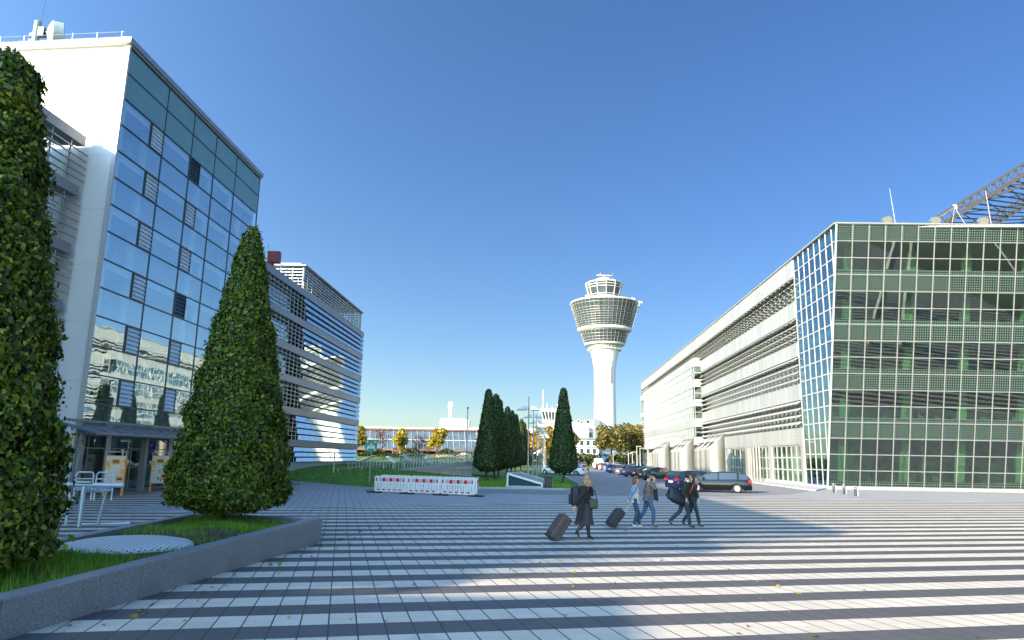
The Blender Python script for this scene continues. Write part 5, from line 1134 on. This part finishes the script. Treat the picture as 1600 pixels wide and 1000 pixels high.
def person(name_l,loc,rz,H,legs,arms,lean,top,bottom,shoes,hair,label,group=None,skirt=False,longhair=False,coat=0,sleeve=None,heel=False,headtilt=0):
    k=H/1.75; t=thing('person',label,'person',(loc[0],loc[1],zg(loc[1])+.002),rz,group); t.scale=(k,k,k)
    V=Vector; pel=V((0,0,.95)); dl=lambda z:(z-.95)*lean
    wa=V((dl(1.1),0,1.10)); ch=V((dl(1.3),0,1.30)); nb=V((dl(1.46),0,1.46)); nk=V((dl(1.52)+.02,0,1.53)); hd=V((dl(1.62)+.03+headtilt,0,1.635-headtilt*.3)); ht=V((dl(1.7)+.02+headtilt,0,1.70-headtilt*.3))
    vs=[(pel,(.115,.09)),(wa,(.11,.085)),(ch,(.125,.09)),(nb,(.065,.06)),(nk,(.052,.055)),(hd,(.076,.090)),(ht,(.050,.060))]; es=[(0,1),(1,2),(2,3),(3,4),(4,5),(5,6)]
    # nose and chin
    vs.append((hd+V((.088,0,-.015)),(.009,.012))); es.append((5,7)); vs.append((hd+V((.06,0,-.085)),(.035,.03))); es.append((5,8))
    JL=[]
    for sg,lg in zip((-1,1),legs):
        hip=V((0,sg*.09,.90)); kn=V((lg[0],sg*.095,lg[1])); an=V((lg[2],sg*.09,lg[3])); toe=V((lg[4],sg*.10,lg[5])); i=len(vs)
        vs+=[(hip,(.068,.075)),(hip.lerp(kn,.5),(.062,.066)),(kn,(.048,.050)),(kn.lerp(an,.35),(.05,.056)),(an,(.030,.034)),(toe,(.028,.014))]; es+=[(0,i),(i,i+1),(i+1,i+2),(i+2,i+3),(i+3,i+4),(i+4,i+5)]; JL.append((hip,kn,an,toe))
    JA=[]
    for sg,(el,wr,hdir) in zip((-1,1),arms):
        sh=V((ch.x+.01,sg*.165,1.405)); el=V(el); wr=V(wr); hd_=V(hdir).normalized(); i=len(vs)
        vs+=[(sh,.042),(sh.lerp(el,.5),.042),(el,.038),(el.lerp(wr,.4),.036),(wr,.024)]; es+=[(2,i),(i,i+1),(i+1,i+2),(i+2,i+3),(i+3,i+4)]
        palm=wr+hd_*.085; side=hd_.cross(V((0,1,0))); side=side.normalized() if side.length>.1 else V((1,0,0)); nrm=hd_.cross(side).normalized()
        vs.append((palm,(.034,.016))); pi_=len(vs)-1; es.append((i+4,pi_))
        for q,(o_,ln) in enumerate(((-.030,.062),(-.011,.074),(.010,.070),(.029,.055))):
            base=palm+side*o_+hd_*.012; m1=base+hd_*ln*.5+nrm*.008*sg; m2=m1+hd_*ln*.32+nrm*.026*sg; j=len(vs); vs+=[(base,.0095),(m1,.0085),(m2,.007)]; es+=[(pi_,j),(j,j+1),(j+1,j+2)]
        tb_=palm-hd_*.03+side*-.034; j=len(vs); vs+=[(tb_,.010),(tb_+hd_*.03-side*.02+nrm*.012*sg,.008)]; es+=[(pi_,j),(j,j+1)]
        JA.append((sh,el,wr))
    skin('body',vs,es,SKINM,t,0,2)
    # jacket
    jl=.86-coat; vs=[(pel+V((0,0,.05)),(.172,.145)),(wa,(.170,.14)),(ch,(.195,.15)),(nb+V((-.005,0,-.005)),(.11,.085)),(V((0,0,jl+.03)),(.150,.125))]; es=[(0,1),(1,2),(2,3),(0,4)]
    arm_o=None
    for sg,(sh,el,wr) in zip((-1,1),JA):
        i=len(vs); vv=[(sh,.092),(sh.lerp(el,.45),.070),(el,.057),(el.lerp(wr,.5),.052),(el.lerp(wr,.93),.044)]
        if sleeve is None: vs+=vv; es+=[(2,i),(i,i+1),(i+1,i+2),(i+2,i+3),(i+3,i+4)]
        else: skin('sleeve',vv,[(0,1),(1,2),(2,3),(3,4)],sleeve,t,0,2)
    skin('jacket',vs,es,top,t,0,2)
    if skirt:
        b=MB(); n=36; rings=[(1.06,.165,.135,0),(.95,.20,.165,0),(.8,.215,.18,.006),(.62,.225,.19,.014),(.47,.25,.215,.026),(.44,.262,.225,.034)]
        for (z,rx,ry,pl) in rings:
            for i in range(n): a=2*math.pi*i/n; f=1+pl*4*math.sin(a*9); b.v.append((rx*math.cos(a)*f-(1.06-z)*.06,ry*math.sin(a)*f,z))
        for j in range(len(rings)-1):
            for i in range(n): b.f.append((j*n+i,j*n+(i+1)%n,(j+1)*n+(i+1)%n,(j+1)*n+i)); b.mi.append(0)
        b.build('skirt',bottom,t,smooth=True)
        for hip,kn,an,toe in JL: skin('boot',[(kn+(an-kn)*.08,(.062,.066)),(kn.lerp(an,.45),(.058,.062)),(an,(.042,.046)),(toe,(.042,.026))],[(0,1),(1,2),(2,3)],shoes,t,0,2); MB().tube(an+Vector((-.015,0,-.01)),an+Vector((-.03,0,-.105)),.022,.012).build('heel',shoes,t)
    else:
        vs=[(pel,(.165,.135)),(wa,(.14,.115))]; es=[(0,1)]
        for hip,kn,an,toe in JL: i=len(vs); vs+=[(hip+V((0,0,-.02)),(.098,.105)),(hip.lerp(kn,.5),(.088,.092)),(kn,(.068,.07)),(kn.lerp(an,.5),(.066,.07)),(an+(kn-an)*.02+V((0,0,-.015)),(.060,.078))]; es+=[(0,i),(i,i+1),(i+1,i+2),(i+2,i+3),(i+3,i+4)]
        skin('trousers',vs,es,bottom,t,0,2)
        for hip,kn,an,toe in JL: d=(toe-an); skin('shoe',[(an+(kn-an)*.10,(.040,.042)),(an+V((-.025,0,-.03)),(.046,.042)),(an.lerp(toe,.55)+V((0,0,-.01)),(.05,.034)),(toe+d*.12,(.046,.026))],[(0,1),(1,2),(2,3)],shoes,t,0,2)
    # hair: shell over skull
    hb=MB()
    def blob(c,rx,ry,rz_,cut=None,n=16,m=11):
        k=len(hb.v)
        for j in range(m+1):
            ph=math.pi*j/m
            for i in range(n):
                a=2*math.pi*i/n; w=1+.035*math.sin(7*a+3*ph); x,y,z=rx*math.sin(ph)*math.cos(a)*w,ry*math.sin(ph)*math.sin(a)*w,rz_*math.cos(ph)
                if cut and x>cut[0] and z<cut[1]: x=cut[0]+(x-cut[0])*.15
                hb.v.append((c.x+x,c.y+y,c.z+z))
        for j in range(m):
            for i in range(n): hb.f.append((k+j*n+i,k+j*n+(i+1)%n,k+(j+1)*n+(i+1)%n,k+(j+1)*n+i)); hb.mi.append(0)
    blob(hd+V((-.012,0,.035)),.112,.100,.118,(.01,.045))
    if longhair: blob(hd+V((-.065,0,-.07)),.075,.092,.14)
    hb.build('hair',hair,t,smooth=True)
    for sg in (-1,1):
        MB().lathe([(0,-.011),(.009,-.006),(.011,0),(.009,.006),(0,.011)],8,(hd.x+.082,sg*.032,hd.z+.012)).build('eye',mat('eye_dark',(.05,.04,.035),.2),t)
        MB().lathe([(0,-.03),(.012,-.02),(.016,0),(.012,.025),(0,.03)],8,(hd.x-.004,sg*.082,hd.z-.005)).build('ear',SKINM,t)
    MB().box(hd.x+.078,hd.x+.088,-.022,.022,hd.z-.056,hd.z-.048).build('mouth',mat('lip',(.35,.12,.10),.5),t)
    return t
blk=cloth('black_wool',(.012,.012,.014)); blk2=cloth('black_leather',(.015,.014,.014),.4); jeans=cloth('blue_denim',(.03,.05,.10)); jeans2=cloth('mid_blue_denim',(.045,.085,.17)); drk=cloth('dark_teal_trousers',(.02,.035,.045)); vest=cloth('cream_quilted_vest',(.46,.43,.40)); lblue=cloth('light_blue_knit',(.10,.20,.36)); olive=cloth('olive_brown_jacket',(.13,.11,.085)); navy=cloth('navy_nylon',(.008,.009,.022),.6)
blond=mat('blond_hair',(.30,.19,.09),.6,var=.4,scale=40); redh=mat('auburn_hair',(.16,.055,.025),.6,var=.4,scale=40); darkh=mat('dark_brown_hair',(.03,.02,.014),.6,var=.3,scale=40)
GPP='travellers crossing the striped square'
W0=(2.12,20.1); person('a',W0,R_(3),1.73,
  [(-.02,.50,-.26,.26,-.20,.10),(.08,.50,.10,.12,.25,.03)],
  [((-.20,-.26,1.16),(-.33,-.24,.93),(-.3,0,-1)),((.24,.20,1.20),(.16,.10,1.50),(-.15,-.1,1))],
  .05,blk,cloth('dark_patterned_skirt',(.03,.032,.036)),blk2,blond,'blonde woman in black coat, skirt and heeled boots holding a phone, pulling a brown suitcase',GPP,skirt=True,longhair=True,coat=.02)
b=MB()
for i in range(4): x=-.16+i*.04; b.hexa([(x,-.2,0),(x+.035,-.2,0),(x+.035,-.185,0),(x,-.185,0),(x+.12,-.17,.85),(x+.158,-.17,.85),(x+.158,-.15,.85),(x+.12,-.15,.85)])
b.box(-.04,.12,-.17,-.15,.84,.88); o=b.build('scarf',blk); o.location=(2.12-.12,20.02,zg(20)+.6); tag(o,'long black fringed scarf hanging down the back of the blonde woman','scarf')
c=thing('backpack','black backpack worn by the blonde woman','backpack',(W0[0]-.27,20.08,zg(20)+1.18),R_(3)); MB().box(-.13,.12,-.17,.17,-.27,.27).build('main_bag',navy,c,bevel=.07); MB().box(-.19,-.12,-.12,.12,-.22,.05).build('front_pocket',navy,c,bevel=.03)
for s in (-1,1): MB().bar((.1,s*.11,.24),(.22,s*.13,.28),.05,.012).bar((.22,s*.13,.28),(.30,s*.13,.1),.05,.012).build('strap',blk,c)
c=thing('handbag','dark green handbag hanging in front of the blonde woman','handbag',(W0[0]+.20,19.96,zg(20)+1.0),R_(3)); MB().box(-.13,.13,-.05,.05,-.15,.12).build('bag_body',mat('dark_green_leather',(.015,.028,.024),.35),c,bevel=.05); MB().path([(-.1,0,.1),(-.04,0,.35),(.04,0,.35),(.1,0,.1)],.012).build('handle',blk,c)
def suitcase(loc,rz,tilt,w,d,h,m,lab,hand):
    t=thing('rolling_suitcase',lab,'suitcase',(loc[0],loc[1],zg(loc[1])),rz,'suitcases pulled by the travellers')
    Rm=Matrix.Rotation(tilt,4,'Y')
    def put(b,nm,mm,bev=0): b.xform(Rm); return b.build(nm,mm,t,bevel=bev)
    put(MB().box(-d/2,d/2,-w/2,w/2,.07,h),'shell',m,.05)
    put(MB().box(-d/2-.025,-d/2+.01,-w/2+.06,w/2-.06,.15,h-.12),'front_pocket',m,.02)
    put(MB().box(-.012,.012,-w/2-.004,w/2+.004,.09,h-.02),'zip_line',M['black'])
    put(MB().box(-d/2-.01,d/2+.01,-w/2+.04,-w/2+.1,.05,.12).box(-d/2-.01,d/2+.01,w/2-.1,w/2-.04,.05,.12),'skids',M['black'])
    for s in (-1,1): put(MB().tube((d/2,s*(w/2-.07)-.02,.05),(d/2,s*(w/2-.07)+.02,.05),.045,n=14),'wheel',M['black'])
    b=MB(); b.tube((d/2-.02,-.09,h-.05),(d/2-.02,-.09,h+hand),.011); b.tube((d/2-.02,.09,h-.05),(d/2-.02,.09,h+hand),.011); put(b,'handle_tubes',M['steel']); put(MB().box(d/2-.04,d/2,-.11,.11,h+hand,h+hand+.035),'grip',M['black'],.01)
    put(MB().box(-.1,.05,-.03,.03,h,h+.03),'carry_handle',M['black'],.01); return t
suitcase((1.14,20.0),R_(14),R_(36),.50,.30,.78,cloth('brown_luggage',(.07,.05,.045),.7),'brown soft suitcase tilted on its wheels behind the blonde woman',.42)
# couple
W1=(4.25,24.55); M1=(4.78,24.95)
person('b',W1,R_(0),1.68,
  [(.06,.49,-.06,.10,.07,.03),(.14,.50,.16,.09,.28,.04)],
  [((-.14,-.27,1.16),(-.26,-.25,.94),(-.4,0,-1)),((.08,.24,1.16),(.18,.2,.96),(.3,0,-1))],
  .06,vest,jeans,cloth('white_trainers',(.55,.54,.50)),redh,'auburn haired woman in cream vest over blue sleeves and jeans, pulling a black suitcase',GPP,coat=-.07,sleeve=lblue,longhair=True)
person('c',M1,R_(0),1.80,
  [(.16,.49,.14,.09,.28,.03),(-.10,.50,-.34,.18,-.24,.07)],
  [((.20,-.22,1.22),(.20,-.08,1.47),(.05,.05,1)),((.0,.26,1.15),(.12,.24,.92),(.2,0,-1))],
  .03,olive,jeans2,cloth('brown_shoes',(.12,.05,.025),.5),darkh,'man in olive brown jacket and blue jeans raising one hand to his face',GPP)
c=thing('shoulder_bag','small black shoulder bag at the hip of the man in the olive jacket','bag',(M1[0]+.24,M1[1]-.1,1.12)); MB().hexa([(-.06,-.04,-.22),(.1,-.04,-.26),(.1,.04,-.26),(-.06,.04,-.22),(-.08,-.05,.16),(.06,-.05,.16),(.06,.05,.16),(-.08,.05,.16)]).build('bag_body',blk,c,bevel=.02); MB().bar((-.04,0,.14),(-.18,0,.36),.03,.012).build('strap',blk,c)
suitcase((3.36,24.5),R_(8),R_(38),.42,.30,.72,cloth('black_luggage',(.014,.015,.02),.6),'black suitcase with bright handle rods behind the woman in the cream vest',.40)
# couple two
M2=(6.02,25.0); W2=(6.42,25.4)
person('d',M2,R_(0),1.84,
  [(.10,.50,.16,.09,.30,.03),(-.10,.50,-.46,.20,-.38,.08)],
  [((-.06,-.28,1.16),(.02,-.27,.93),(.2,.1,-1)),((.2,.2,1.25),(.28,.06,1.46),(.0,0,1))],
  .16,cloth('black_jacket',(.016,.017,.016)),drk,blk2,darkh,'man in black jacket bending his head down, carrying a big navy holdall',GPP,headtilt=.05)
person('e',W2,R_(0),1.74,
  [(.12,.50,.20,.09,.33,.03),(-.06,.5,-.34,.16,-.26,.06)],
  [((.1,-.24,1.16),(.16,-.2,.95),(.2,0,-1)),((.18,.2,1.25),(.20,.06,1.45),(0,0,1))],
  .10,cloth('charcoal_coat',(.02,.022,.024)),cloth('dark_jeans',(.018,.03,.04)),blk2,darkh,'woman in charcoal coat with a bright orange strap, half hidden behind the bending man',GPP,longhair=True,coat=.08)
c=thing('holdall','large sagging navy blue holdall hanging behind the bending man','holdall',(M2[0]-.30,M2[1]-.14,1.0),R_(8)); 
b=MB(); n=20
for (x,r) in ((-.31,.0),(-.30,.11),(-.24,.18),(-.1,.215),(.10,.21),(.22,.17),(.28,.10),(.29,.0)):
    for i in range(n): a=2*math.pi*i/n; b.v.append((x+.05*math.sin(a),r*.8*math.cos(a)*(1+.12*math.sin(9*x+a)),r*1.15*math.sin(a)*(1+.1*math.cos(3*a))-.45*x-.06*math.cos(a*2)))
for j in range(7):
    for i in range(n): b.f.append((j*n+i,j*n+(i+1)%n,(j+1)*n+(i+1)%n,(j+1)*n+i)); b.mi.append(0)
b.build('bag_body',navy,c,smooth=True)
for x in (-.1,.14): MB().path([(x,-.2,.1),(x+.04,-.14,.34),(.2,-.05,.5)],.016).build('handle',navy,c)
o=MB().bar((M2[0]+.36,M2[1]+.05,1.43),(M2[0]+.20,M2[1]+.0,1.12),.045,.015).build('orange_strap',mat('orange_webbing',(.75,.10,.02),.6)); tag(o,'narrow orange bag strap across the chest between the two dark walkers','bag strap')
